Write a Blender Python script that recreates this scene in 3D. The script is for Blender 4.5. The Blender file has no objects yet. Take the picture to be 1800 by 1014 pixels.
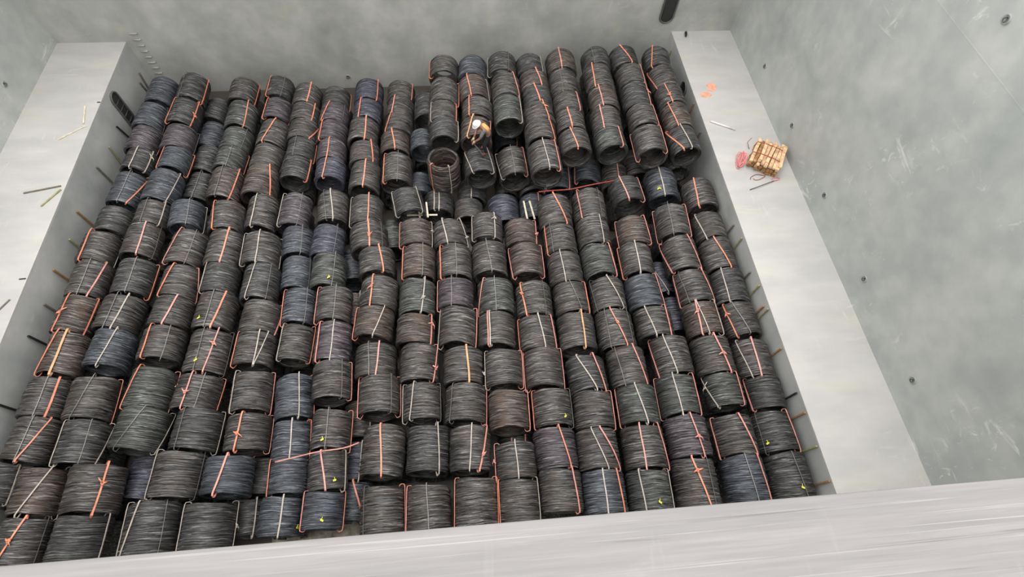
import bpy, bmesh, math, random
from mathutils import Vector, Matrix, Euler

# ---------------------------------------------------------------- camera, sky, exposure
S = bpy.context.scene
COL = S.collection
PI = math.pi
cam_d = bpy.data.cameras.new('camera')
cam = bpy.data.objects.new('camera', cam_d)
COL.objects.link(cam)
cam_d.sensor_width = 36.0
cam_d.lens = 927.0 / 1800.0 * 36.0
cam_d.clip_end = 200
cam.matrix_world = Matrix((
    (0.99587029, 0.0540053, -0.072978, 0.0),
    (-0.08261016, 0.8724407, -0.48168743, 0.0),
    (0.03765531, 0.48572693, 0.87329916, 15.3),
    (0, 0, 0, 1)))
S.camera = cam

world = bpy.data.worlds.new('overcast_sky')
S.world = world
world.use_nodes = True
wn = world.node_tree
bgn = wn.nodes['Background']
bgn.inputs[0].default_value = (1.0, 0.985, 0.955, 1)
bgn.inputs[1].default_value = 1.35
sd = bpy.data.lights.new('sun', 'SUN')
sd.energy = 0.9
sd.angle = math.radians(50)
sd.color = (1.0, 0.985, 0.96)
sun = bpy.data.objects.new('sun', sd)
COL.objects.link(sun)
sun.rotation_euler = (math.radians(-14), math.radians(3), 0)
S.view_settings.view_transform = 'Standard'
S.view_settings.look = 'None'
S.view_settings.exposure = 0.72
S.view_settings.gamma = 1.0
S.view_settings.use_curve_mapping = False

# ---------------------------------------------------------------- materials
def lin(c):
    c = c / 255.0
    return c / 12.92 if c <= 0.04045 else ((c + 0.055) / 1.055) ** 2.4
def rgb(r, g, b):
    return (lin(r), lin(g), lin(b), 1)
def new_mat(name, rough=0.6, metal=0.0, base=None):
    m = bpy.data.materials.new(name)
    m.use_nodes = True
    nt = m.node_tree
    b = nt.nodes['Principled BSDF']
    b.inputs['Roughness'].default_value = rough
    b.inputs['Metallic'].default_value = metal
    if base:
        b.inputs['Base Color'].default_value = base
    return m, nt, b
def nd(nt, t, **k):
    n = nt.nodes.new(t)
    for a, v in k.items():
        setattr(n, a, v)
    return n
def ramp(nt, stops, src):
    r = nd(nt, 'ShaderNodeValToRGB')
    e = r.color_ramp.elements
    e[0].position, e[0].color = stops[0]
    e[1].position, e[1].color = stops[-1]
    for p, c in stops[1:-1]:
        x = e.new(p)
        x.color = c
    nt.links.new(src, r.inputs[0])
    return r
def mapped_noise(nt, src, scale, nscale, detail=4, rough=0.55, dist=0.0, rot=(0, 0, 0), loc=(0, 0, 0)):
    mp = nd(nt, 'ShaderNodeMapping')
    mp.inputs['Scale'].default_value = scale
    mp.inputs['Rotation'].default_value = rot
    mp.inputs['Location'].default_value = loc
    nt.links.new(src, mp.inputs[0])
    n = nd(nt, 'ShaderNodeTexNoise')
    n.inputs['Scale'].default_value = nscale
    n.inputs['Detail'].default_value = detail
    n.inputs['Roughness'].default_value = rough
    n.inputs['Distortion'].default_value = dist
    nt.links.new(mp.outputs[0], n.inputs[0])
    return n
def mix(nt, fac, a, b, mode='MIX'):
    m = nd(nt, 'ShaderNodeMix', data_type='RGBA', blend_type=mode)
    if isinstance(fac, float):
        m.inputs[0].default_value = fac
    else:
        nt.links.new(fac, m.inputs[0])
    for i, v in ((6, a), (7, b)):
        if isinstance(v, tuple):
            m.inputs[i].default_value = v
        else:
            nt.links.new(v, m.inputs[i])
    return m.outputs[2]

def painted_steel(name, c1, c2, scratch, scr_amt=0.6, streak=(1, 1, 1), rough=0.5, blot=0.55, c3=None):
    """weathered paint: broad blotches, faint yellowish stains, thin scraped lines"""
    m, nt, b = new_mat(name, rough)
    tc = nd(nt, 'ShaderNodeTexCoord').outputs['Object']
    big = mapped_noise(nt, tc, streak, blot, 4, 0.5, 0.1)
    col = ramp(nt, [(0.3, c1), (0.7, c2)], big.outputs[0]).outputs[0]
    st = mapped_noise(nt, tc, streak, blot * 2.3, 3, 0.5, 0.3, loc=(7, 3, 1))
    f = ramp(nt, [(0.56, (0, 0, 0, 1)), (0.74, (0.5, 0.5, 0.5, 1))], st.outputs[0]).outputs[0]
    col = mix(nt, f, col, c3 or c2)
    md = mapped_noise(nt, tc, streak, blot * 4.0, 3, 0.5, 0.0, loc=(1, 8, 2))
    mf = ramp(nt, [(0.35, (0.93, 0.935, 0.935, 1)), (0.65, (1.05, 1.05, 1.045, 1))], md.outputs[0]).outputs[0]
    col = mix(nt, 1.0, col, mf, 'MULTIPLY')
    # scuffs in clusters
    cl = mapped_noise(nt, tc, (1, 1, 1), 0.5, 2, 0.5, loc=(3, 9, 4))
    clf = ramp(nt, [(0.5, (0, 0, 0, 1)), (0.66, (1, 1, 1, 1))], cl.outputs[0]).outputs[0]
    for k, rot in enumerate(((0.5, 0.7, 0.4), (-0.6, 0.2, 1.1))):
        s = mapped_noise(nt, tc, (5, 0.8, 2.4) if k else (0.8, 5, 3), 0.9, 3, 0.7, 1.2, rot)
        sf = ramp(nt, [(0.60, (0, 0, 0, 1)), (0.70, (scr_amt,) * 3 + (1,))], s.outputs[0]).outputs[0]
        mm = mix(nt, 1.0, sf, clf, 'MULTIPLY')
        col = mix(nt, mm, col, scratch)
    nt.links.new(col, b.inputs['Base Color'])
    fine = mapped_noise(nt, tc, (1, 1, 1), 2.2, 5, 0.6)
    bp = nd(nt, 'ShaderNodeBump')
    bp.inputs['Strength'].default_value = 0.12
    bp.inputs['Distance'].default_value = 0.05
    nt.links.new(fine.outputs[0], bp.inputs['Height'])
    nt.links.new(bp.outputs[0], b.inputs['Normal'])
    return m

M = {}
M['wall_low'] = painted_steel('lower_wall_paint', rgb(158, 161, 160), rgb(188, 188, 187), rgb(205, 205, 202), 0.6, c3=rgb(176, 181, 184))
M['wall_back'] = painted_steel('back_wall_paint', rgb(156, 158, 155), rgb(192, 192, 189), rgb(195, 196, 190), 0.5, c3=rgb(184, 184, 168))
M['wall_out'] = painted_steel('side_wall_paint', rgb(160, 165, 163), rgb(184, 186, 184), rgb(212, 214, 210), 0.8, c3=rgb(184, 188, 184))
M['ledge'] = painted_steel('ledge_paint', rgb(180, 178, 177), rgb(188, 186, 184), rgb(208, 206, 200), 0.5, (0.35, 1, 1), c3=rgb(190, 188, 172))
M['coaming'] = painted_steel('coaming_paint', rgb(116, 114, 114), rgb(130, 127, 128), rgb(148, 146, 146), 0.3, (0.25, 6, 1), blot=1.2, c3=rgb(118, 115, 118))
M['floor'] = painted_steel('floor_paint', rgb(58, 52, 47), rgb(78, 70, 62), rgb(98, 92, 84), 0.5)
# long scrapes along the coaming plate
_m = M['coaming']; _nt = _m.node_tree; _b = _nt.nodes['Principled BSDF']
_src = _b.inputs['Base Color'].links[0].from_socket
_tc = nd(_nt, 'ShaderNodeTexCoord').outputs['Object']
for _k, (_sc, _c, _lo) in enumerate((((0.35, 42, 8), rgb(150, 149, 148), 0.60), ((0.3, 30, 6), rgb(92, 91, 93), 0.63))):
    _n = mapped_noise(_nt, _tc, _sc, 1.0, 4, 0.6, 0.4, (0, 0, 0.012 * (1 - 2 * _k)), (_k * 5.0, 0, 0))
    _f = ramp(_nt, [(_lo, (0, 0, 0, 1)), (_lo + 0.10, (0.75, 0.75, 0.75, 1))], _n.outputs[0]).outputs[0]
    _src = mix(_nt, _f, _src, _c)
_nt.links.new(_src, _b.inputs['Base Color'])

def wire_mat(name, dark, midc, highlight, stain):
    m, nt, b = new_mat(name, 0.42, 0.35)
    tc = nd(nt, 'ShaderNodeTexCoord').outputs['Object']
    oi = nd(nt, 'ShaderNodeObjectInfo')
    sp = nd(nt, 'ShaderNodeSeparateXYZ')
    nt.links.new(tc, sp.inputs[0])
    def mth(op, a, c=None):
        n = nd(nt, 'ShaderNodeMath', operation=op)
        for i, v in enumerate((a, c)):
            if v is None: continue
            if isinstance(v, (int, float)): n.inputs[i].default_value = v
            else: nt.links.new(v, n.inputs[i])
        return n.outputs[0]
    ang = mth('ARCTAN2', sp.outputs[0], sp.outputs[2])
    r2 = mth('SQRT', mth('ADD', mth('MULTIPLY', sp.outputs[0], sp.outputs[0]), mth('MULTIPLY', sp.outputs[2], sp.outputs[2])))
    cb = nd(nt, 'ShaderNodeCombineXYZ')
    nt.links.new(ang, cb.inputs[0])
    nt.links.new(mth('ADD', sp.outputs[1], mth('MULTIPLY', oi.outputs['Random'], 37.0)), cb.inputs[1])
    nt.links.new(r2, cb.inputs[2])
    warp = mapped_noise(nt, cb.outputs[0], (1.3, 3.0, 2), 1.0, 2)
    wv = nd(nt, 'ShaderNodeVectorMath', operation='MULTIPLY_ADD')
    nt.links.new(warp.outputs['Color'], wv.inputs[0])
    wv.inputs[1].default_value = (0, 0.11, 0.05)
    nt.links.new(cb.outputs[0], wv.inputs[2])
    n1 = mapped_noise(nt, wv.outputs[0], (0.75, 26, 16), 1.0, 3, 0.6)
    n2 = mapped_noise(nt, wv.outputs[0], (1.3, 62, 40), 1.0, 2, 0.5)
    comb = mth('ADD', mth('MULTIPLY', n1.outputs[0], 0.6), mth('MULTIPLY', n2.outputs[0], 0.4))
    col = ramp(nt, [(0.41, dark), (0.49, midc), (0.54, midc), (0.63, highlight)], comb).outputs[0]  # palest streaks paint the wires' highlights into the colour
    big = mapped_noise(nt, cb.outputs[0], (0.9, 2.2, 1), 1.0, 3, 0.6)
    bf = ramp(nt, [(0.5, (0, 0, 0, 1)), (0.72, (0.6, 0.6, 0.6, 1))], big.outputs[0]).outputs[0]
    col = mix(nt, bf, col, stain)
    nt.links.new(col, b.inputs['Base Color'])
    bp = nd(nt, 'ShaderNodeBump')
    bp.inputs['Strength'].default_value = 1.0
    bp.inputs['Distance'].default_value = 0.035
    nt.links.new(comb, bp.inputs['Height'])
    nt.links.new(bp.outputs[0], b.inputs['Normal'])
    return m
def wm(n, d, md, l, s):
    return wire_mat(n, rgb(*d), rgb(*md), rgb(*l), rgb(*s))
W = {
    'n': wm('wire_brown_grey', (24, 21, 20), (76, 74, 73), (142, 138, 136), (80, 68, 60)),
    'b': wm('wire_blue_grey', (22, 23, 25), (72, 75, 81), (134, 140, 148), (70, 74, 80)),
    'p': wm('wire_purple_grey', (25, 21, 23), (78, 73, 77), (146, 139, 145), (80, 70, 76)),
    'r': wm('wire_rusty', (27, 20, 17), (81, 74, 71), (146, 138, 133), (94, 72, 60)),
    'k': wm('wire_dark_grey', (20, 19, 18), (67, 67, 67), (132, 131, 130), (64, 61, 59)),
    'g': wm('wire_green_grey', (23, 23, 21), (74, 76, 74), (138, 141, 137), (72, 75, 69)),
    'v': wm('wire_slate_blue', (22, 22, 27), (72, 73, 83), (136, 138, 150), (66, 68, 82)),
}
def flat(name, c, rough=0.6, metal=0.0, var=0.12):
    m, nt, b = new_mat(name, rough, metal)
    tc = nd(nt, 'ShaderNodeTexCoord').outputs['Object']
    n = mapped_noise(nt, tc, (1, 1, 1), 7.0, 4)
    lo = tuple(x * (1 - var * 2) for x in c[:3]) + (1,)
    hi = tuple(min(1, x * (1 + var * 2)) for x in c[:3]) + (1,)
    nt.links.new(ramp(nt, [(0.3, lo), (0.7, hi)], n.outputs[0]).outputs[0], b.inputs['Base Color'])
    return m
STR = {
    'o': flat('orange_strap', rgb(216, 134, 106), 0.45),
    'p': flat('pink_strap', rgb(210, 142, 130), 0.45),
    'w': flat('white_strap', rgb(172, 162, 152), 0.5),
    'y': flat('tan_strap', rgb(204, 154, 108), 0.5),
    'g': flat('grey_strap', rgb(112, 110, 107), 0.4, 0.3),
}
M['tag'] = flat('yellow_tag', rgb(206, 206, 60), 0.5)
M['dark'] = flat('recess_shade', rgb(44, 45, 44), 0.7)  # colour standing in for the shade inside the ladder recesses
M['rim'] = flat('recess_rim', rgb(88, 90, 89), 0.5)
M['rung'] = flat('ladder_rung_paint', rgb(176, 177, 172), 0.5)
M['timber'] = flat('pale_timber', rgb(204, 196, 176), 0.8)
M['timber_grey'] = flat('grey_timber', rgb(112, 104, 94), 0.8)
M['timber_green'] = flat('greenish_timber', rgb(150, 146, 108), 0.8)
M['timber_brown'] = flat('brown_timber', rgb(150, 112, 74), 0.8)
M['black'] = flat('black_rubber', rgb(32, 31, 31), 0.7)
M['eye_cup'] = flat('eye_cup_paint', rgb(150, 154, 151), 0.5)
M['mat'] = flat('pale_mat', rgb(150, 142, 130), 0.85, 0, 0.2)
M['metal'] = flat('eye_metal', rgb(92, 94, 94), 0.45, 0.5)
M['paint_orange'] = flat('orange_marking_paint', rgb(240, 162, 134), 0.6, 0, 0.12)
M['white_pvc'] = flat('white_rod', rgb(226, 218, 214), 0.4)
M['twine_pink'] = flat('pink_twine', rgb(230, 138, 138), 0.7)
M['twine_red'] = flat('red_twine', rgb(150, 62, 48), 0.7)
M['wire_thin'] = flat('thin_wire', rgb(84, 74, 68), 0.5, 0.5)
M['batten'] = flat('cut_batten', rgb(216, 180, 142), 0.75, 0, 0.2)
M['batten_brown'] = flat('weathered_batten', rgb(160, 120, 80), 0.8, 0, 0.25)

# ---------------------------------------------------------------- helpers
def link_mesh(name, verts, faces, mat=None, parent=None, smooth=False):
    me = bpy.data.meshes.new(name)
    me.from_pydata([tuple(v) for v in verts], [], faces)
    me.update()
    if smooth:
        me.polygons.foreach_set('use_smooth', [True] * len(me.polygons))
    o = bpy.data.objects.new(name, me)
    COL.objects.link(o)
    if mat: me.materials.append(mat)
    if parent: o.parent = parent
    return o
def tag(o, label, cat, group=None):
    o['label'] = label
    o['category'] = cat
    if group: o['group'] = group
    return o
class MB:
    """collects shapes into one mesh"""
    def __init__(s): s.v = []; s.f = []
    def add(s, v, f):
        k = len(s.v); s.v += [tuple(x) for x in v]; s.f += [tuple(i + k for i in q) for q in f]; return s
    def box(s, c, d, rot=None, jit=0):
        R = rot.to_matrix() if rot else Matrix.Identity(3)
        pts = []
        for x in (-.5, .5):
            for y in (-.5, .5):
                for z in (-.5, .5):
                    pts.append(Vector(c) + R @ Vector((x * d[0], y * d[1], z * d[2])))
        return s.add(pts, [(0, 1, 3, 2), (4, 6, 7, 5), (0, 4, 5, 1), (2, 3, 7, 6), (0, 2, 6, 4), (1, 5, 7, 3)])
    def bar(s, a, b, w, t):
        a, b = Vector(a), Vector(b); d = b - a
        R = d.to_track_quat('Y', 'Z').to_euler()
        return s.box((a + b) / 2, (w, d.length, t), R)
    def tube(s, pts, r, n=8, closed=False, cap=True):
        pts = [Vector(p) for p in pts]; N = len(pts); vs = []; up = None
        for i, p in enumerate(pts):
            if closed: t = (pts[(i + 1) % N] - pts[i - 1]).normalized()
            else: t = (pts[min(i + 1, N - 1)] - pts[max(i - 1, 0)]).normalized()
            if up is None:
                up = t.orthogonal().normalized()
            up = (up - t * up.dot(t)).normalized(); sd = t.cross(up)
            rr = r[i] if isinstance(r, (list, tuple)) else r
            for k in range(n):
                a = 2 * PI * k / n
                vs.append(p + (up * math.cos(a) + sd * math.sin(a)) * rr)
        fs = []
        for i in range(N if closed else N - 1):
            j = (i + 1) % N
            for k in range(n):
                fs.append((i * n + k, i * n + (k + 1) % n, j * n + (k + 1) % n, j * n + k))
        if cap and not closed:
            fs.append(tuple(range(n))[::-1]); fs.append(tuple((N - 1) * n + k for k in range(n)))
        return s.add(vs, fs)
    def build(s, name, mat, parent=None, smooth=False, origin=None):
        if origin is not None:
            ov = Vector(origin); s.v = [tuple(Vector(v) - ov) for v in s.v]
        o = link_mesh(name, s.v, s.f, mat, parent, smooth)
        if origin is not None: o.location = origin
        return o
def struct(name, mb, mat):
    o = mb.build(name, mat); o['kind'] = 'structure'; return o
def bevel(o, w, seg=2):
    m = o.modifiers.new('bevel', 'BEVEL'); m.width = w; m.segments = seg; m.limit_method = 'ANGLE'
    return o
def empty(name, loc, rot=(0, 0, 0)):
    o = bpy.data.objects.new(name, None); COL.objects.link(o); o.location = loc; o.rotation_euler = rot; return o

# ---------------------------------------------------------------- the hold (floor z = 0, ledges z = 2.3)
ZL = 2.3
XL, XR, XLO, XRO, YB, YF = -12.17, 8.32, -14.55, 10.72, 18.33, -0.05
TOP = 10.3
struct('floor', MB().box(((XL + XR) / 2, 9, -0.1), (XR - XL + 0.6, 19.6, 0.2)), M['floor'])
struct('wall_back', MB().box(((XLO + XRO) / 2, YB + 0.15, TOP / 2), (XRO - XLO + 0.6, 0.3, TOP)), M['wall_back'])
struct('wall_left_upper', MB().box((XLO - 0.15, 9, (TOP + ZL) / 2), (0.3, 18.7, TOP - ZL)), M['wall_out'])
struct('wall_right_upper', MB().box((XRO + 0.15, 9, (TOP + ZL) / 2), (0.3, 18.7, TOP - ZL)), M['wall_out'])
struct('wall_left_lower', MB().box((XL - 0.05, 9, (ZL - 0.06) / 2), (0.1, 18.66, ZL - 0.06)), M['wall_low'])
struct('wall_right_lower', MB().box((XR + 0.05, 9, (ZL - 0.06) / 2), (0.1, 18.66, ZL - 0.06)), M['wall_low'])
o = struct('ledge_left', MB().box(((XLO + XL) / 2, 8.99, ZL - 0.03), (XL - XLO, 18.68, 0.06)), M['ledge'])
o = struct('ledge_right', MB().box(((XRO + XR) / 2, 8.99, ZL - 0.03), (XRO - XR, 18.68, 0.06)), M['ledge'])
struct('wall_front', MB().box(((XLO + XRO) / 2, YF - 0.15, 9.6 / 2), (XRO - XLO + 0.6, 0.3, 9.6)), M['wall_back'])
o = struct('trim_1', MB().box((-2, 0.449 - 3.0, 9.9), (34, 6.0, 0.6)), M['coaming'])
bevel(o, 0.012, 2)
o.rotation_euler = (0, 0, 0)

# weld seams of the plates
sm = MB()
sm.box((XRO - 0.001, 9, 8.46), (0.004, 18.6, 0.025))
struct('trim_2', sm, M['wall_out'])
sm = MB()
for x in (-8.2, -2.0, 4.4):
    sm.box((x, YB - 0.001, 5.1), (0.02, 0.004, 10.1))
struct('trim_3', sm, M['wall_back'])
# ---------------------------------------------------------------- coils of wire
def n1(seed):
    """smooth periodic 1-D wobble"""
    rr = random.Random(seed)
    c = [(rr.uniform(-1, 1) / k, rr.uniform(0, 6.28), k) for k in range(1, 6)]
    return lambda t: sum(a * math.sin(k * t + p) for a, p, k in c)
RI = 0.80
def coil_mesh(seed, nt=56, ny=88):
    rnd = random.Random(seed)
    vs = []; prof = []
    for i in range(ny + 1): prof.append(('o', i / ny - 0.5))
    for k in range(1, 6): prof.append(('f', k / 6))
    for i in range(13): prof.append(('i', 0.5 - i / 12))
    for k in range(1, 6): prof.append(('n', 1 - k / 6))
    NP = len(prof)
    wl = [n1(seed * 31 + k) for k in range(7)]
    bund = 17 + seed % 3 * 2
    lv = [rnd.uniform(-1, 1) for _ in range(60)]
    oval = n1(seed * 7 + 3)
    for t in range(nt):
        a = 2 * PI * t / nt
        ef = 0.028 * wl[0](a) - 0.015; en = 0.028 * wl[1](a) + 0.015
        ov = 1 + 0.010 * oval(a)
        for kind, q in prof:
            if kind == 'o':
                ph = q * bund + 0.55 * wl[2](a + q * 0.8) + 0.35 * wl[3](a * 1.0 + q * 3)
                k = int(math.floor(ph)) % 60
                fr = ph - math.floor(ph)
                rid = abs(math.sin(PI * fr)) ** 0.6
                r = 0.955 + 0.036 * rid + 0.024 * lv[k] * rid + 0.008 * wl[4](a + q * 5)
                ed = max(0, abs(q) - 0.41) / 0.09
                r -= 0.05 * ed * ed
                y = q + (ef if q > 0 else en) * abs(q) * 2
            elif kind in 'fn':
                y = (0.5 + ef if kind == 'f' else -0.5 - (-en)) 
                w = math.sin(PI * q)
                y += (0.012 * w + 0.008 * math.sin(q * 19 + wl[5](a) * 2)) * (1 if kind == 'f' else -1)
                r = 0.96 + (RI - 0.96) * q
            else:
                y = q + (ef if q > 0 else en) * abs(q) * 2
                r = RI + 0.012 * math.sin(q * 60 + 2 * wl[6](a))
            r *= ov
            vs.append((r * math.sin(a), y, r * math.cos(a)))
    fs = []
    for t in range(nt):
        u = (t + 1) % nt
        for j in range(NP):
            k = (j + 1) % NP
            fs.append((t * NP + j, t * NP + k, u * NP + k, u * NP + j))
    me = bpy.data.meshes.new('wire_coil')
    me.from_pydata(vs, [], fs)
    me.update()
    me.polygons.foreach_set('use_smooth', [True] * len(me.polygons))
    return me
BODIES = [coil_mesh(s) for s in range(1, 9)]
for b_ in BODIES: b_.materials.append(W['n'])

def strap_path(a0, a1, loose, rnd, ri=None):
    """closed loop in coil units: along the outside (angle a0 near to a1 far), over the end, back through the bore"""
    ri = ri or RI
    P = []
    def pt(a, rho, y, nrm): P.append((a, rho, y, nrm))
    N = 9
    for i in range(N):
        t = i / (N - 1)
        wob = 0.012 * math.sin(t * 5 + rnd.uniform(-.3, .3))
        sag = 0.0
        if i in (0, N - 1): sag = -0.01
        pt(a0 + (a1 - a0) * t + wob, 1.018 + sag + rnd.uniform(0, 0.008), -0.5 + t, (1, 0))
    pt(a1, 0.99, 0.535, (0.7, 0.7))
    pt(a1, 0.87, 0.545, (0, 1))
    pt(a1, ri + 0.01, 0.53, (-0.7, 0.7))
    for i in range(4):
        t = i / 3
        pt(a1 + (a0 - a1) * t, ri - 0.03 - (0.05 * loose if 0 < i < 3 else 0), 0.49 - 0.98 * t, (-1, 0))
    pt(a0, ri + 0.01, -0.53, (-0.7, -0.7))
    pt(a0, 0.87, -0.545 - 0.05 * loose, (0, -1))
    pt(a0, 0.99 + 0.02 * loose, -0.535 - 0.02 * loose, (0.7, -0.7))
    return P
def strap_mesh(a0, a1, w, th, r, L, loose, rnd):
    P = strap_path(a0, a1, loose, rnd)
    vs = []; fs = []
    for a, rho, y, (nr, ny) in P:
        tx, tz = math.cos(a), -math.sin(a)
        rx, rz = math.sin(a), math.cos(a)
        hw = w / r / 2
        c = Vector((rx * rho, y, rz * rho)); t = Vector((tx, 0, tz)) * hw
        n = Vector((rx * nr * th / r, ny * th / L, rz * nr * th / r))
        for s1, s2 in ((-1, 0), (1, 0), (1, 1), (-1, 1)):
            vs.append(c + t * s1 + n * s2)
    K = len(P)
    for i in range(K):
        j = (i + 1) % K
        for k in range(4):
            l = (k + 1) % 4
            fs.append((i * 4 + k, j * 4 + k, j * 4 + l, i * 4 + l))
    return vs, fs
def knot_mesh(a, yk, r, L, rnd):
    """wrapped knot with two short tails lying on the coil"""
    mb = MB()
    e = 0.055
    def P(da, y, h):
        aa = a + da / r
        return Vector(((1.0 + h / r) * math.sin(aa), yk + y / L, (1.0 + h / r) * math.cos(aa)))
    ring = [P(e * .55 * math.cos(q), e * .5 * math.sin(q), 0.045) for q in [2 * PI * k / 8 for k in range(8)]]
    mb.tube(ring, 0.015 / r, 6, closed=True)
    for s in (-1, 1):
        d = rnd.uniform(0.05, 0.15); l = rnd.uniform(0.03, 0.14) * rnd.choice((-1, 1))
        mb.tube([P(0, 0, 0.05), P(s * d * .5, l * .4, 0.07), P(s * d, l, 0.04)], [0.014 / r, 0.012 / r, 0.008 / r], 5)
    return mb
SNAME = {'o': 'orange', 'p': 'pink', 'w': 'white', 'y': 'tan', 'g': 'grey'}
TINT = {'n': 'brown-grey', 'b': 'bluish', 'p': 'purplish', 'r': 'rusty brown', 'k': 'black', 'g': 'greenish grey', 'v': 'slate blue'}
ORD = ['', 'first', 'second', 'third', 'fourth', 'fifth', 'sixth', 'seventh', 'eighth', 'ninth', 'tenth', 'eleventh', 'twelfth',
       'thirteenth', 'fourteenth', 'fifteenth', 'sixteenth', 'seventeenth', 'eighteenth', 'nineteenth', 'twentieth']
GROUP = 'coils of wire stowed in the hold'
import re
def make_coil(idx, x, y, z, L, r, yaw, tc, straps, tint, label, rot=None):
    rnd = random.Random(idx * 13 + 5)
    body = bpy.data.objects.new('wire_coil', BODIES[rnd.randrange(8)])
    COL.objects.link(body)
    body.location = (x, y, z)
    body.rotation_euler = rot or (0, 0, yaw)
    body.scale = (r, L, r)
    body.material_slots[0].link = 'OBJECT'
    body.material_slots[0].material = W[tint]
    tag(body, label, 'wire coil', GROUP)
    for tk in straps.split():
        if tk[0] == 'T':
            u = float(tk[1:]); a = math.asin(u) - tc
            mb = MB(); R = Euler((0, a, rnd.uniform(-.5, .5)))
            mb.box((1.035 * math.sin(a), -0.3, 1.035 * math.cos(a)), (0.075 / r, 0.045 / L, 0.012 / r), R)
            mb.box((1.03 * math.sin(a), -0.25, 1.03 * math.cos(a)), (0.012 / r, 0.07 / L, 0.01 / r), R)
            o = mb.build('tag', M['tag'], body); o['label'] = 'small yellow tag'
            continue
        m = re.match(r'(-?[\d.]+)(?:>(-?[\d.]+))?([opwyg])(w?)(k?)$', tk)
        u0 = max(-.96, min(.96, float(m.group(1)))); u1 = max(-.96, min(.96, float(m.group(2)))) if m.group(2) else u0
        # first number is the far end, second the near end
        a1, a0 = math.asin(u0) - tc, math.asin(u1) - tc
        c = m.group(3)
        w = {'o': .040, 'p': .038, 'w': .031, 'y': .044, 'g': .018}[c] * rnd.uniform(.8, 1.15)
        v, f = strap_mesh(a0, a1, w, 0.012 if c != 'g' else 0.009, r, L, rnd.uniform(0, 1), rnd)
        s = link_mesh('strap', v, f, STR[c], body)
        s['label'] = SNAME[c] + ' strap'
        if m.group(5):
            yk = rnd.uniform(-.2, .3); aa = a0 + (a1 - a0) * (yk + .5)
            kn = knot_mesh(aa, yk, r, L, rnd).build('knot', STR[c], s, True)
    return body

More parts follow.
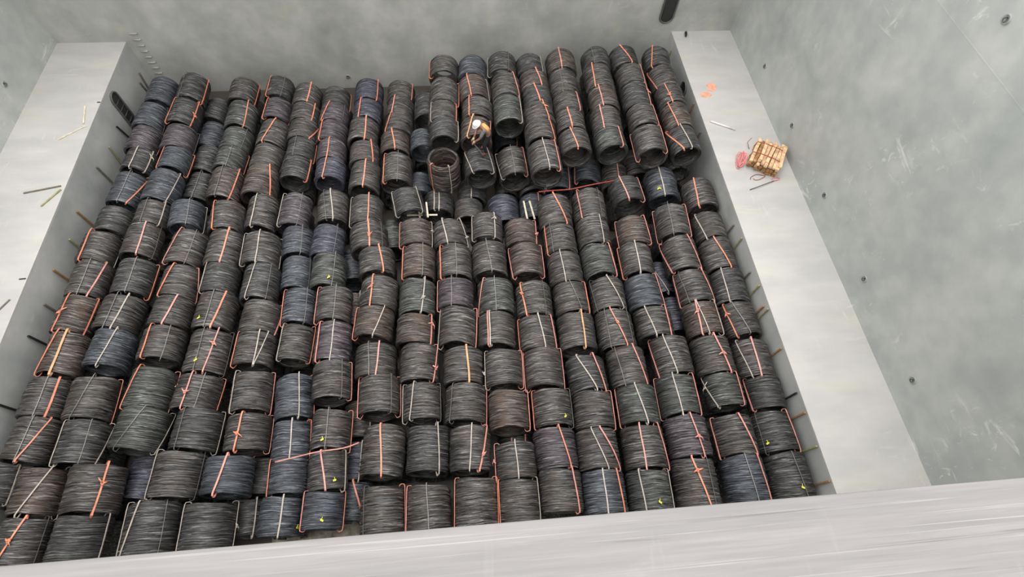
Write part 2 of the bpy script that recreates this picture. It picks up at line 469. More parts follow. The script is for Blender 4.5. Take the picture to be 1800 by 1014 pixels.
TABLE = '''1 B -10.98 16.52 1.31 1.21 0.480 -0.02 -0.67||b
1 B -11.08 15.27 1.31 1.11 0.480 -0.08 -0.67|1o .6>.9g|b
1 B -11.05 14.17 1.31 1.06 0.480 -0.11 -0.67|.9o|p
1 B -10.96 13.20 1.31 0.86 0.480 -0.09 -0.66|-.5w .4wk|k
1 B -11.03 12.02 1.29 1.22 0.488 -0.09 -0.67|-.4g .7>.1o|b
1 A -10.99 10.63 1.44 0.86 0.480 -0.04 -0.67|.75g|k
1 A -11.21 9.68 1.41 1.05 0.483 -0.05 -0.68|-.8o .9w|n
1 A -11.16 8.58 1.41 1.13 0.488 -0.05 -0.68|-.4g .35>.05p|n
1 A -11.18 7.44 1.41 1.11 0.483 -0.10 -0.68|-.8ok .55o|r
1 A -11.12 6.27 1.40 1.22 0.500 -0.06 -0.67|-.75>-.95o -.4y|r
1 A -11.24 5.07 1.40 1.02 0.500 -0.05 -0.68|-.3g .15o|n
1 A -11.21 4.01 1.39 1.07 0.508 -0.10 -0.68|-.4g .25>-.35o|n
1 A -10.66 2.75 1.38 1.10 0.512 -0.00 -0.66|.15>-.6w .85w|r
1 A -10.67 1.65 1.40 1.07 0.498 -0.04 -0.65|-.2>-.7ok .6g|n
2 B -9.94 16.65 1.30 1.22 0.500 -0.01 -0.62|-.8g .65o|k
2 B -9.97 15.41 1.29 1.15 0.514 -0.07 -0.62|-.95o .45ok|k
2 B -9.89 14.17 1.30 1.03 0.514 -0.05 -0.61|.9g|p
2 B -9.81 13.20 1.32 0.91 0.480 -0.07 -0.61|-.95o .9o|b
2 B -9.98 12.07 1.25 1.19 0.525 -0.08 -0.62|.5>.3w|b
2 A -9.91 10.86 1.44 0.86 0.480 -0.03 -0.62|-.6g .35w|n
2 A -10.01 9.86 1.40 1.11 0.503 -0.02 -0.62|-.2p .6g|n
2 A -9.91 8.57 1.40 1.12 0.507 -0.05 -0.62|-.3g .85o|k
2 A -10.03 7.43 1.37 1.07 0.540 -0.12 -0.62|-.5g -.05>-.2w|n
2 A -9.98 6.35 1.38 1.08 0.527 -0.09 -0.62|-.15>-.4w|b
2 A -10.09 4.97 1.37 1.14 0.540 -0.00 -0.63|-.25>-.65g .9o|n
2 A -9.98 3.83 1.38 1.05 0.533 -0.03 -0.62|-.95w 0g .9>.6w|k
2 A -9.39 2.70 1.38 1.14 0.595 0.01 -0.59|.2>.1ok|n
2 A -9.42 1.64 1.35 1.00 0.575 -0.02 -0.59|.7w|k
3 L -9.32 16.30 0.55 1.00 0.480 -0.15 -0.57||k
3 L -9.23 15.01 0.56 1.15 0.480 -0.09 -0.56||b
3 L -9.21 13.83 0.57 1.15 0.480 -0.10 -0.56|.5g|k
3 L -9.19 12.57 0.59 1.15 0.480 -0.09 -0.56|-.4g|k
3 A -8.89 10.78 1.41 0.96 0.483 0.06 -0.57|-.1g .95w|b
3 A -8.62 9.50 1.39 1.16 0.519 -0.11 -0.55|-.7>-.95p .05g|n
3 A -8.58 8.32 1.39 1.00 0.515 -0.04 -0.55|-.6>-.9o .6>.9p|n
3 A -8.60 7.37 1.38 0.89 0.529 -0.12 -0.55|-.1>-.3p|n
3 A -8.66 6.41 1.37 0.95 0.541 -0.06 -0.56|-.75o .05g|n
3 A -8.67 5.15 1.36 1.09 0.550 -0.08 -0.56|-.75>-.95o .9pk|g
3 A -8.67 4.08 1.33 1.04 0.600 -0.12 -0.56|-.2>-.7g .95>.7w|g
3 A -7.50 2.91 1.33 1.08 0.593 -0.05 -0.49|-.95w .7g|n
3 A -7.85 1.71 1.34 1.15 0.589 0.02 -0.51|-.95w -.6>-.85w .3g|k
4 B -8.10 16.45 1.28 1.09 0.501 -0.05 -0.52|.8o|n
4 B -7.97 15.19 1.26 1.22 0.518 -0.04 -0.52|.05>.15o|g
4 B -7.95 14.04 1.27 0.89 0.510 -0.11 -0.52|.3g|g
4 B -8.02 13.15 1.29 0.89 0.489 -0.10 -0.52|-.2g .95o|g
4 B -7.99 12.08 1.26 1.22 0.518 -0.05 -0.52|-.5g .45>.3o|r
4 A -7.64 10.63 1.40 1.07 0.498 0.02 -0.50|-.9>-.75o|n
4 A -7.50 9.46 1.40 1.19 0.507 -0.04 -0.49|-.1>-.15ow|n
4 A -7.45 8.38 1.40 0.96 0.505 -0.04 -0.49|-.9w|k
4 A -7.39 7.31 1.38 1.11 0.529 -0.08 -0.49|.15>-.1o -.4g T-.7|n
4 A -7.35 6.09 1.37 1.22 0.548 -0.06 -0.49|-.5g .1>-.1pk .8g T-.5|n
4 A -7.43 4.95 1.36 0.95 0.558 -0.13 -0.49|-.5pk 0g .9o|n
4 A -7.26 3.96 1.35 1.01 0.563 -0.06 -0.48|-.7g .9w|k
4 A -6.27 2.78 1.39 0.92 0.569 -0.03 -0.42|-.2>-.45p|b
4 A -6.54 1.65 1.40 1.07 0.571 0.01 -0.44|-.95w .95wk|k
5 B -6.81 16.54 1.28 1.01 0.496 -0.06 -0.45|-.85o .1g|k
5 B -6.74 15.40 1.28 0.96 0.498 -0.07 -0.45|-.9o .85o|p
5 B -6.74 14.26 1.26 1.07 0.515 -0.09 -0.45|-.2>-.6o|n
5 B -6.80 13.21 1.27 0.95 0.507 -0.13 -0.45|.9g|n
5 B -6.87 12.14 1.24 1.20 0.537 -0.08 -0.45|.15>.6o|r
5 B -6.68 10.90 1.17 1.22 0.487 -0.03 -0.44|-.6w|n
5 A -6.41 9.30 1.41 1.10 0.540 0.01 -0.43|-.95w -.25w .95w|n
5 A -6.25 8.16 1.40 1.12 0.509 -0.02 -0.42|-.5>-.7w .3g|k
5 A -6.10 7.04 1.38 0.99 0.525 -0.05 -0.41|.95>.75p|n
5 A -6.12 6.07 1.38 0.96 0.530 -0.05 -0.41|-.95o 0w .4>.05w|n
5 A -6.01 4.86 1.39 1.09 0.514 0.01 -0.41|-.9w .9p|n
5 A -5.95 3.79 1.38 0.92 0.537 -0.00 -0.40|-.4>-.5ok .95p|n
6 B -5.75 16.14 1.28 0.95 0.502 -0.07 -0.39|0o|n
6 B -5.73 15.21 1.27 0.84 0.513 -0.08 -0.39|.4o|n
6 B -5.72 14.36 1.27 0.86 0.508 -0.07 -0.39|.9>.4o|n
6 B -5.70 13.48 1.29 0.87 0.486 -0.04 -0.39|-.5g .9o|k
6 B -5.75 12.60 1.28 0.90 0.496 -0.08 -0.39|.7o|k
6 B -5.66 10.93 1.16 1.22 0.503 -0.05 -0.38|-.9w .2g|p
6 B -5.44 9.75 1.12 1.03 0.495 0.03 -0.38|.1g|b
6 B -5.30 8.55 1.17 1.06 0.480 0.02 -0.36|.6g|b
6 M -5.08 7.34 1.33 1.08 0.480 0.01 -0.35|-.95o .3g|b
6 M -5.04 6.23 1.32 1.05 0.480 -0.06 -0.35|-.9w .85o|n
6 M -4.92 4.68 1.29 1.17 0.500 0.05 -0.34|.1>.2w .9>.95o|b
6 M -4.85 3.55 1.31 0.96 0.487 0.04 -0.33|-.1w .85o|b
6 M -4.83 2.66 1.33 0.84 0.480 0.02 -0.33|-.95o|b
6 M -4.93 1.77 1.30 0.88 0.496 -0.04 -0.34|0w T.8|b
7 B -4.69 15.96 1.28 0.84 0.499 -0.01 -0.32|.95o|k
7 B -4.70 15.12 1.26 0.84 0.520 -0.07 -0.33|-.5>-.8o .5g|p
7 B -4.70 14.25 1.27 0.91 0.515 -0.07 -0.32|-.8o|p
7 B -4.65 13.35 1.29 0.84 0.492 -0.03 -0.32|-.3o|p
7 B -4.61 12.49 1.28 0.89 0.504 -0.03 -0.32|-.4>-.5o|v
7 B -4.45 11.01 1.16 1.17 0.496 0.01 -0.30|-.7>-.4g -.3>.0w|n
7 M -4.45 9.61 1.29 1.07 0.507 -0.07 -0.31|.35g|v
7 M -4.32 8.46 1.36 1.16 0.519 -0.04 -0.30|.2g T0|g
7 A -4.05 7.28 1.47 1.09 0.497 -0.02 -0.28|-.95p 0g|n
7 A -3.98 6.10 1.46 1.13 0.499 -0.03 -0.28|-.8p -.1w|p
7 A -3.92 5.00 1.45 1.01 0.512 0.04 -0.28|.4g .9p|n
7 M -3.86 3.72 1.36 1.02 0.504 -0.02 -0.27|-.25g .95o T-.4|n
7 M -3.87 2.71 1.35 0.92 0.490 0.03 -0.27|-.4>-.1p .8w T.3|n
7 M -3.93 1.82 1.32 0.84 0.507 -0.03 -0.27|-.9p .95o T0|b
8 B -3.51 16.26 1.26 1.05 0.522 -0.02 -0.25|.5o|v
8 B -3.51 15.25 1.27 0.92 0.508 -0.06 -0.25|-.6o|v
8 B -3.61 14.26 1.25 1.06 0.531 -0.07 -0.25|0>.1o|n
8 B -3.51 13.20 1.27 0.93 0.512 -0.00 -0.24|.3>.5o|n
8 B -3.45 12.16 1.26 1.10 0.522 -0.05 -0.24|-.1o|n
8 B -3.36 10.82 1.13 1.11 0.537 0.00 -0.23|-.95w .05o|n
8 A -3.17 9.59 1.39 0.93 0.565 0.08 -0.22|-.05ok .6g|n
8 A -2.88 8.67 1.43 0.91 0.533 0.03 -0.20|.05>.3o|n
8 A -2.78 7.58 1.42 0.97 0.544 -0.06 -0.20|-.4ok|n
8 A -2.89 6.63 1.42 0.92 0.542 -0.08 -0.21|-.95o .4>0w|r
8 A -2.79 5.49 1.41 0.93 0.548 -0.01 -0.20|-.4>-.3g .1>.0p|n
8 A -2.66 4.52 1.41 1.01 0.549 0.01 -0.19|-.95p .5g .95p|n
8 A -2.50 3.07 1.43 1.22 0.535 -0.07 -0.18|-.25>0o|n
8 A -2.47 1.69 1.44 1.09 0.521 0.02 -0.18|-.8g .95o|n
9 B -2.32 16.20 1.27 0.84 0.509 -0.05 -0.16|.75p|n
9 B -2.33 15.37 1.28 0.84 0.504 -0.11 -0.16|-.5p|n
9 B -2.37 14.54 1.26 0.84 0.517 -0.07 -0.17|-.6>-.85o|n
9 B -2.47 13.67 1.25 0.90 0.525 -0.01 -0.17|-.3>-.05o|r
9 B -2.38 12.43 1.29 1.21 0.520 -0.01 -0.17|-.85o 0g|n
9 B -1.99 11.01 1.26 1.00 0.517 0.17 -0.15|-.9w .6>.7w|k
9 A -1.70 9.62 1.45 0.92 0.513 0.00 -0.12|-.95p .9wk|r
9 A -1.62 8.56 1.45 1.10 0.514 -0.02 -0.12|-.9o .2g|r
9 A -1.65 7.37 1.43 1.13 0.526 -0.03 -0.12|.35>.2wk|g
9 A -1.70 6.35 1.42 0.88 0.538 -0.05 -0.12|.75pk|r
9 A -1.59 5.34 1.44 1.06 0.522 -0.05 -0.12|.85>.7pk|n
9 A -1.52 4.25 1.46 0.97 0.505 -0.00 -0.11|-.95w -.4>-.6w .9g|n
9 A -1.37 3.04 1.43 1.18 0.533 -0.04 -0.10|.4>.5w|k
9 A -1.37 1.65 1.43 1.04 0.527 -0.01 -0.10|-.95p -.1>0g|n
10 B -1.34 15.39 1.31 1.22 0.480 -0.02 -0.10||k
10 B -1.47 13.69 1.31 0.86 0.480 -0.02 -0.11||b
10 A -0.64 9.56 1.43 0.90 0.529 0.04 -0.05|-.4>-.2w .6>.95wk|n
10 A -0.54 8.51 1.43 1.11 0.527 0.00 -0.04|-.75o .1g|n
10 A -0.54 7.42 1.43 0.95 0.530 -0.03 -0.04|-.95p -.2g|p
10 A -0.49 6.36 1.42 1.17 0.544 -0.08 -0.04|-.95w .9p|n
10 A -0.40 5.18 1.42 1.01 0.545 -0.05 -0.03|.15>.3y|n
10 A -0.37 4.13 1.41 0.99 0.551 -0.06 -0.03|-.6>-.7g .95p|n
10 A -0.31 2.97 1.44 1.11 0.525 -0.05 -0.02|.1>0w .8>.45pk|n
10 A -0.21 1.68 1.44 1.14 0.523 -0.04 -0.01|-.95o .95o|n
11 A 0.52 9.70 1.46 0.91 0.503 -0.04 0.04|-.85w .5wk|n
11 A 0.54 8.57 1.43 1.15 0.526 -0.00 0.04|-.1>.1g|n
11 A 0.65 7.26 1.43 1.10 0.528 -0.02 0.05|-.6>-.95p 0g|g
11 A 0.59 6.18 1.43 0.99 0.533 -0.04 0.04|-.4p -.3w|n
11 A 0.71 5.03 1.43 1.03 0.529 -0.04 0.05|-.9wk .95p|n
11 A 0.76 3.85 1.52 1.02 0.530 -0.03 0.06|.95p|r
11 A 0.83 2.59 1.45 0.89 0.514 -0.01 0.06|-.95>-.95pk .05>.1w|n
11 A 0.84 1.64 1.45 1.01 0.509 -0.02 0.06|-.9o .9w|n
12 A 1.60 9.46 1.45 0.89 0.511 -0.05 0.12|.9pk|r
12 A 1.67 8.43 1.44 1.09 0.519 -0.01 0.12|-.95>-.8p .95p|r
12 A 1.76 7.07 1.43 1.06 0.527 -0.01 0.13|-.6>-.4ok .6g|n
12 A 1.76 6.01 1.43 1.00 0.529 -0.01 0.12|-.95o .15>.35w .8>.9p|n
12 A 1.82 4.96 1.43 1.10 0.534 -0.03 0.13|-.95p .95p|n
12 A 1.92 3.85 1.43 0.99 0.527 -0.02 0.14|-.9o .95g T.6|n
12 A 1.88 2.82 1.42 1.01 0.541 0.01 0.13|.3>.6o|p
12 A 1.89 1.81 1.43 1.00 0.535 -0.04 0.14|.6>.75p|n
13 A 2.78 10.23 1.43 1.17 0.531 -0.01 0.20|.1>.65o|n
13 A 2.80 9.14 1.45 1.02 0.508 -0.01 0.20|-.75o -.4g|n
13 A 2.83 8.08 1.44 1.08 0.515 -0.01 0.20|-.1>.0w|n
13 A 2.88 7.05 1.45 0.98 0.510 -0.00 0.20|.1>.5g .9o|n
13 A 2.89 5.99 1.42 1.12 0.536 -0.03 0.20|.4y|n
13 A 2.99 4.71 1.42 1.01 0.536 0.02 0.21|-.3>.4w .5>.8p|k
13 A 3.02 3.71 1.43 0.98 0.533 -0.04 0.21|.95p|n
13 A 2.96 2.70 1.42 1.01 0.541 -0.01 0.21|-.1>.4w .3>.9p|n
13 A 2.96 1.66 1.42 1.03 0.537 -0.03 0.21|.1w .7>.8o|b
14 L 5.24 12.19 0.74 1.00 0.480 -0.11 0.31|.4p|n
14 A 3.94 10.43 1.42 1.12 0.537 -0.04 0.28|-.5>-.4p .7g|n
14 A 3.91 9.36 1.43 1.01 0.526 0.01 0.27|.6>.55w|n
14 A 3.91 8.28 1.44 1.10 0.517 0.01 0.27|.8>.9p|g
14 A 3.98 7.11 1.45 1.03 0.514 -0.02 0.28|-.8>-.6g .2>.8w|n
14 A 4.02 5.99 1.43 1.16 0.531 0.00 0.28|-.3g 0>.5ok .8g|n
14 A 4.16 4.84 1.44 1.12 0.523 -0.01 0.29|-.4>-.2g .5>.85p|n
14 A 4.23 3.77 1.42 1.03 0.539 -0.03 0.30|-.9p .1>.4w|g
14 A 4.19 2.67 1.41 1.10 0.553 -0.03 0.29|0p .8>.95p|n
14 A 4.11 1.61 1.42 0.98 0.537 -0.05 0.29|-.3>-.2w .95w T.4|g
15 A 5.29 10.95 1.42 0.94 0.544 0.06 0.36|-.05>.1p .95p|k
15 A 5.21 9.32 1.44 1.01 0.517 -0.03 0.36|-.9p .85>.95p|r
15 A 5.09 8.25 1.45 1.10 0.508 -0.03 0.35|-.9>-.85o .2w|n
15 A 5.11 7.12 1.42 1.06 0.539 -0.00 0.35|.85>.95p|b
15 A 5.19 6.12 1.42 0.94 0.536 -0.02 0.36|-.2>.1w .8p|n
15 A 5.47 5.08 1.42 1.12 0.538 -0.02 0.38|-.9>-.7p -.1>.2w|n
15 A 5.41 3.95 1.41 1.11 0.547 -0.03 0.37|-.95p 0>.1w .9p|g
15 A 5.39 2.86 1.40 1.06 0.555 -0.02 0.37|.4>.6pk|p
15 A 5.32 1.72 1.41 1.18 0.546 -0.05 0.37|.1>.5ok .7g|n
16 A 6.58 9.63 1.43 1.22 0.534 -0.07 0.44|-.95p .05g .95p|n
16 A 6.54 8.34 1.46 1.17 0.533 -0.01 0.44|-.95>-.6p .7>.95p|n
16 A 6.66 7.19 1.45 1.06 0.526 -0.02 0.45|-.85p -.5>-.3g .7>.95p|n
16 A 6.65 6.13 1.45 1.05 0.528 -0.00 0.45|.0>-.1pk .05>.25w .9w|r
16 A 6.67 5.01 1.43 1.13 0.532 -0.01 0.45|.4>.7pk|n
16 A 6.70 4.00 1.45 0.89 0.508 -0.03 0.45|-.9>-.4wk .85p|g
16 A 6.64 2.78 1.43 1.01 0.528 -0.03 0.45|-.85>-.8p .5>.85p|n
16 A 6.60 1.70 1.42 1.12 0.544 -0.04 0.44|.3>.4g .8>.9p|b
17 A 7.75 10.66 1.44 1.09 0.524 0.01 0.51|.1>-.1o|n
17 A 7.72 9.34 1.47 0.99 0.493 -0.02 0.51|-.5>-.2w|n
17 A 7.72 8.27 1.43 1.10 0.526 -0.01 0.51|.2>.6o|n
17 A 7.74 7.13 1.43 1.11 0.530 -0.04 0.51|-.9p 0w|k
17 A 7.76 6.05 1.45 1.03 0.507 0.02 0.51|-.5>-.3ok 0>.4g|n
17 A 7.77 4.84 1.46 1.07 0.500 -0.04 0.51|-.5>-.15w .3p|n
17 A 7.79 3.84 1.49 0.88 0.480 -0.07 0.52|-.85>-.7p|k
17 A 7.73 2.80 1.42 1.03 0.535 -0.03 0.51|-.5g .85>.95p T-.3|k
17 A 7.74 1.69 1.43 1.08 0.535 -0.02 0.51|.5>.6g T.5|k
A H -0.64 16.31 2.21 0.86 0.513 -0.05 -0.05|-.95o|n
A H -0.65 15.02 2.22 1.10 0.504 -0.04 -0.05|.95o|n
A H -0.71 14.01 2.23 0.84 0.491 -0.04 -0.05|-.8w .85o|n
A H -0.68 13.17 2.22 0.84 0.502 -0.03 -0.05|.85w|k
B H 0.38 16.22 2.21 0.98 0.507 -0.09 0.03||b
B H 0.38 15.16 2.20 1.04 0.518 0.05 0.03|-.3>-.2o .95w|r
B H 0.46 14.15 2.19 0.89 0.526 -0.05 0.04|-.45o|n
B H 0.37 13.19 2.20 0.90 0.519 -0.03 0.03|-.1>-.5y .95>.8p|r
C H 1.48 16.37 2.19 0.96 0.527 -0.06 0.11|-.9w .5g|k
C H 1.54 15.22 2.20 1.07 0.519 -0.01 0.12|.6>.85p|n
C H 1.53 14.05 2.20 1.20 0.518 -0.00 0.12|.85w|g
D H 2.50 16.29 2.23 0.84 0.495 0.02 0.19|.9w|k
D H 2.58 15.46 2.21 0.84 0.515 0.02 0.19|.3>.5p|r
D H 2.61 14.65 2.21 0.84 0.513 0.01 0.20|.0>.2o|k
D H 2.59 13.83 2.20 0.84 0.523 0.03 0.20|.4>.6ok|n
D H 2.55 13.00 2.20 0.84 0.517 0.00 0.19|.7>.85o|n
D H 2.57 11.84 2.20 1.22 0.525 0.03 0.19|.1>.2w .8p|n
E H 3.69 16.44 2.18 0.99 0.538 -0.01 0.27|.1p|r
E H 3.63 15.28 2.20 1.21 0.515 -0.02 0.27|0g|n
E H 3.64 14.26 2.21 0.84 0.508 0.02 0.27|.8p|n
E H 3.62 13.41 2.22 0.85 0.503 -0.01 0.27|.05>.15o|n
E H 3.64 12.49 2.19 0.87 0.527 0.03 0.27|0>.2o|n
F H 5.02 16.56 2.20 0.86 0.521 -0.01 0.37|0g|k
F H 4.96 15.54 2.20 1.16 0.519 -0.00 0.36|-.1>-.2o|n
F H 4.96 14.46 2.21 0.99 0.511 0.01 0.36|0p|r
F H 4.88 13.44 2.21 1.03 0.512 -0.02 0.36|-.1p|n
F H 4.87 12.50 2.21 0.84 0.512 0.02 0.36|.75p|g
G H 6.09 16.57 2.21 0.96 0.512 -0.01 0.44|.1>.6o|k
G H 6.17 15.59 2.21 0.93 0.512 -0.01 0.44|.9p|n
G H 6.15 14.55 2.20 1.12 0.520 -0.03 0.44|.9pk|k
G H 6.18 13.52 2.21 0.94 0.506 0.02 0.44|.95p|n
G H 6.19 12.43 2.21 1.15 0.521 -0.01 0.44|-.95p .95p|n
H H 7.32 16.46 2.22 1.03 0.500 -0.10 0.51|.1>-.2o|k
H H 7.35 15.44 2.23 0.99 0.490 0.03 0.51|-.8>-.5o|n
H H 7.39 14.48 2.24 0.91 0.484 0.03 0.51|.05>.15ok|n
H H 7.37 13.46 2.23 1.10 0.485 0.00 0.51|-.1>.1o|r
H H 7.34 12.38 2.22 1.03 0.501 0.03 0.51|-.7>0o .3>.5w|k
V H3 0.43 12.23 1.64 1.00 0.536 0.06 0.03|-.8>-.5w .6>.8w|k
V L 1.58 14.34 0.56 1.00 0.565 0.01 0.11|.6p|b
V H2 1.59 12.40 1.36 1.20 0.552 0.05 0.11|-.95>-.8w .05g .8p|n
V L 0.13 11.98 0.54 0.86 0.515 -0.06 0.01|0w|k
V L -0.02 11.12 0.56 0.86 0.498 -0.05 -0.00||n
V L 1.19 11.05 0.54 1.15 0.543 -0.00 0.08||v
V L 2.24 12.28 0.55 1.00 0.498 0.09 0.15|.9w|k
V L 2.21 11.08 0.59 1.00 0.480 -0.03 0.15|.5p|b
V L 3.25 12.38 0.53 1.06 0.530 -0.08 0.23|-.7w .8p|b
V L 4.31 12.59 0.56 1.06 0.556 -0.13 0.30|-.6p|b
V L 6.22 12.87 0.54 1.15 0.537 -0.02 0.39||n
V M 6.64 11.33 1.24 1.22 0.546 -0.04 0.44|.2w T.0 T-.1|b
V L -1.70 12.33 0.56 0.84 0.480 0.02 -0.12||b
V L -1.03 11.49 0.54 0.84 0.523 -0.03 -0.07|-.3w 0w|k
W L -3.79 9.14 0.52 1.14 0.480 0.03 -0.25||b
W L -3.65 7.49 0.58 1.15 0.480 -0.01 -0.24|.2w|r
W L -2.58 10.24 0.48 1.15 0.480 0.02 -0.17||g
W L -8.72 3.04 0.54 1.04 0.480 -0.04 -0.54|.2w|v
W L -5.66 2.87 0.55 0.91 0.480 -0.03 -0.37|-.8o|k
W L -5.95 1.89 0.54 0.86 0.480 0.01 -0.39|.2w|k
W L -3.32 3.05 0.54 0.98 0.480 -0.05 -0.22|.1w|v
W L -3.36 2.07 0.52 0.98 0.480 -0.05 -0.23|-.2>.5o|b
W L -3.27 4.13 0.58 1.00 0.480 0.02 -0.22|.4w|r
W L 0.96 3.72 0.51 1.00 0.508 -0.05 0.06|-.2p .5p|g
W L 6.11 8.03 0.55 1.15 0.480 0.01 0.39|-.4>.3w|v
W L 6.19 6.72 0.56 1.15 0.480 -0.03 0.40||v
W A -11.63 2.97 1.45 0.86 0.480 -0.02 -0.70|.5w|k'''
rows = []
for ln in TABLE.strip().split('\n'):
    a, s, t = ln.split('|')
    a = a.split()
    rows.append([a[0], a[1]] + [float(q) for q in a[2:]] + [s, t])
def strap_words(s):
    c = []
    for k in 'opywg':
        if re.search(r'\d' + k, s): c.append(SNAME[k])
    if not c: return 'no strap showing'
    c = c[:2]
    return ' and '.join(c) + (' straps' if len(c) > 1 or len(s.split()) > 1 else ' strap')
cols = {}
for q in rows: cols.setdefault(q[0], []).append(q)
fx = {int(c): v for c, v in cols.items() if c.isdigit()}
used = {}
rowlabel = {}
for c, v in cols.items():
    v.sort(key=lambda q: -q[3])
    n = len(v)
    for i, q in enumerate(v):
        look = TINT[q[10]] + ' coil with ' + strap_words(q[9])
        if c.isdigit():
            k = int(c)
            if k <= 10 and i < n / 2: lab = '%s, %s from the back, %s column from left' % (look, ORD[i + 1], ORD[k])
            else: lab = '%s, %s from the front, %s column from left' % (look, ORD[n - i], ORD[k])
        elif c in 'ABCDEFGH':
            lab = '%s, %s from back in raised block\'s %s row' % (look, ORD[i + 1], ORD['ABCDEFGH'.index(c) + 1])
        else:
            lab = None
        rowlabel[id(q)] = lab
vs = sorted(cols['V'], key=lambda q: q[2])
for i, q in enumerate(vs):
    rowlabel[id(q)] = '%s coil with %s, %s from left in low gap before raised block' % (TINT[q[10]], strap_words(q[9]), ORD[i + 1])
for q in cols['W']:
    k = min(range(1, 17), key=lambda k: abs(sum(p[2] for p in fx[k] if abs(p[3] - q[3]) < 1.3) / max(1, len([p for p in fx[k] if abs(p[3] - q[3]) < 1.3])) + 0.55 - q[2]))
    near = min(range(len(fx[k])), key=lambda i: abs(fx[k][i][3] - q[3]))
    if q[1] == 'A':
        lab = 'dark coil with white strap squeezed against left wall at the photo edge'
    else:
        lab = 'half-hidden %s coil low between columns %s and %s, %s from front' % (TINT[q[10]], ORD[k], ORD[k + 1], ORD[len(fx[k]) - near])
    rowlabel[id(q)] = lab
for i, q in enumerate(rows):
    lab = rowlabel[id(q)]
    make_coil(i, q[2], q[3], q[4], q[5] * 0.975, q[6] * (1.025 if q[1] in 'AH' else 1.0), q[7], q[8], q[9], q[10], lab)
# the coil standing upright in the gap before the block
up = make_coil(400, -0.76, 12.23, 1.63, 1.08, 0.54, 0, 0, '-.8o .3w', 'r',
               'rusty coil standing upright with its round opening facing up', rot=(math.radians(84), 0, math.radians(4)))
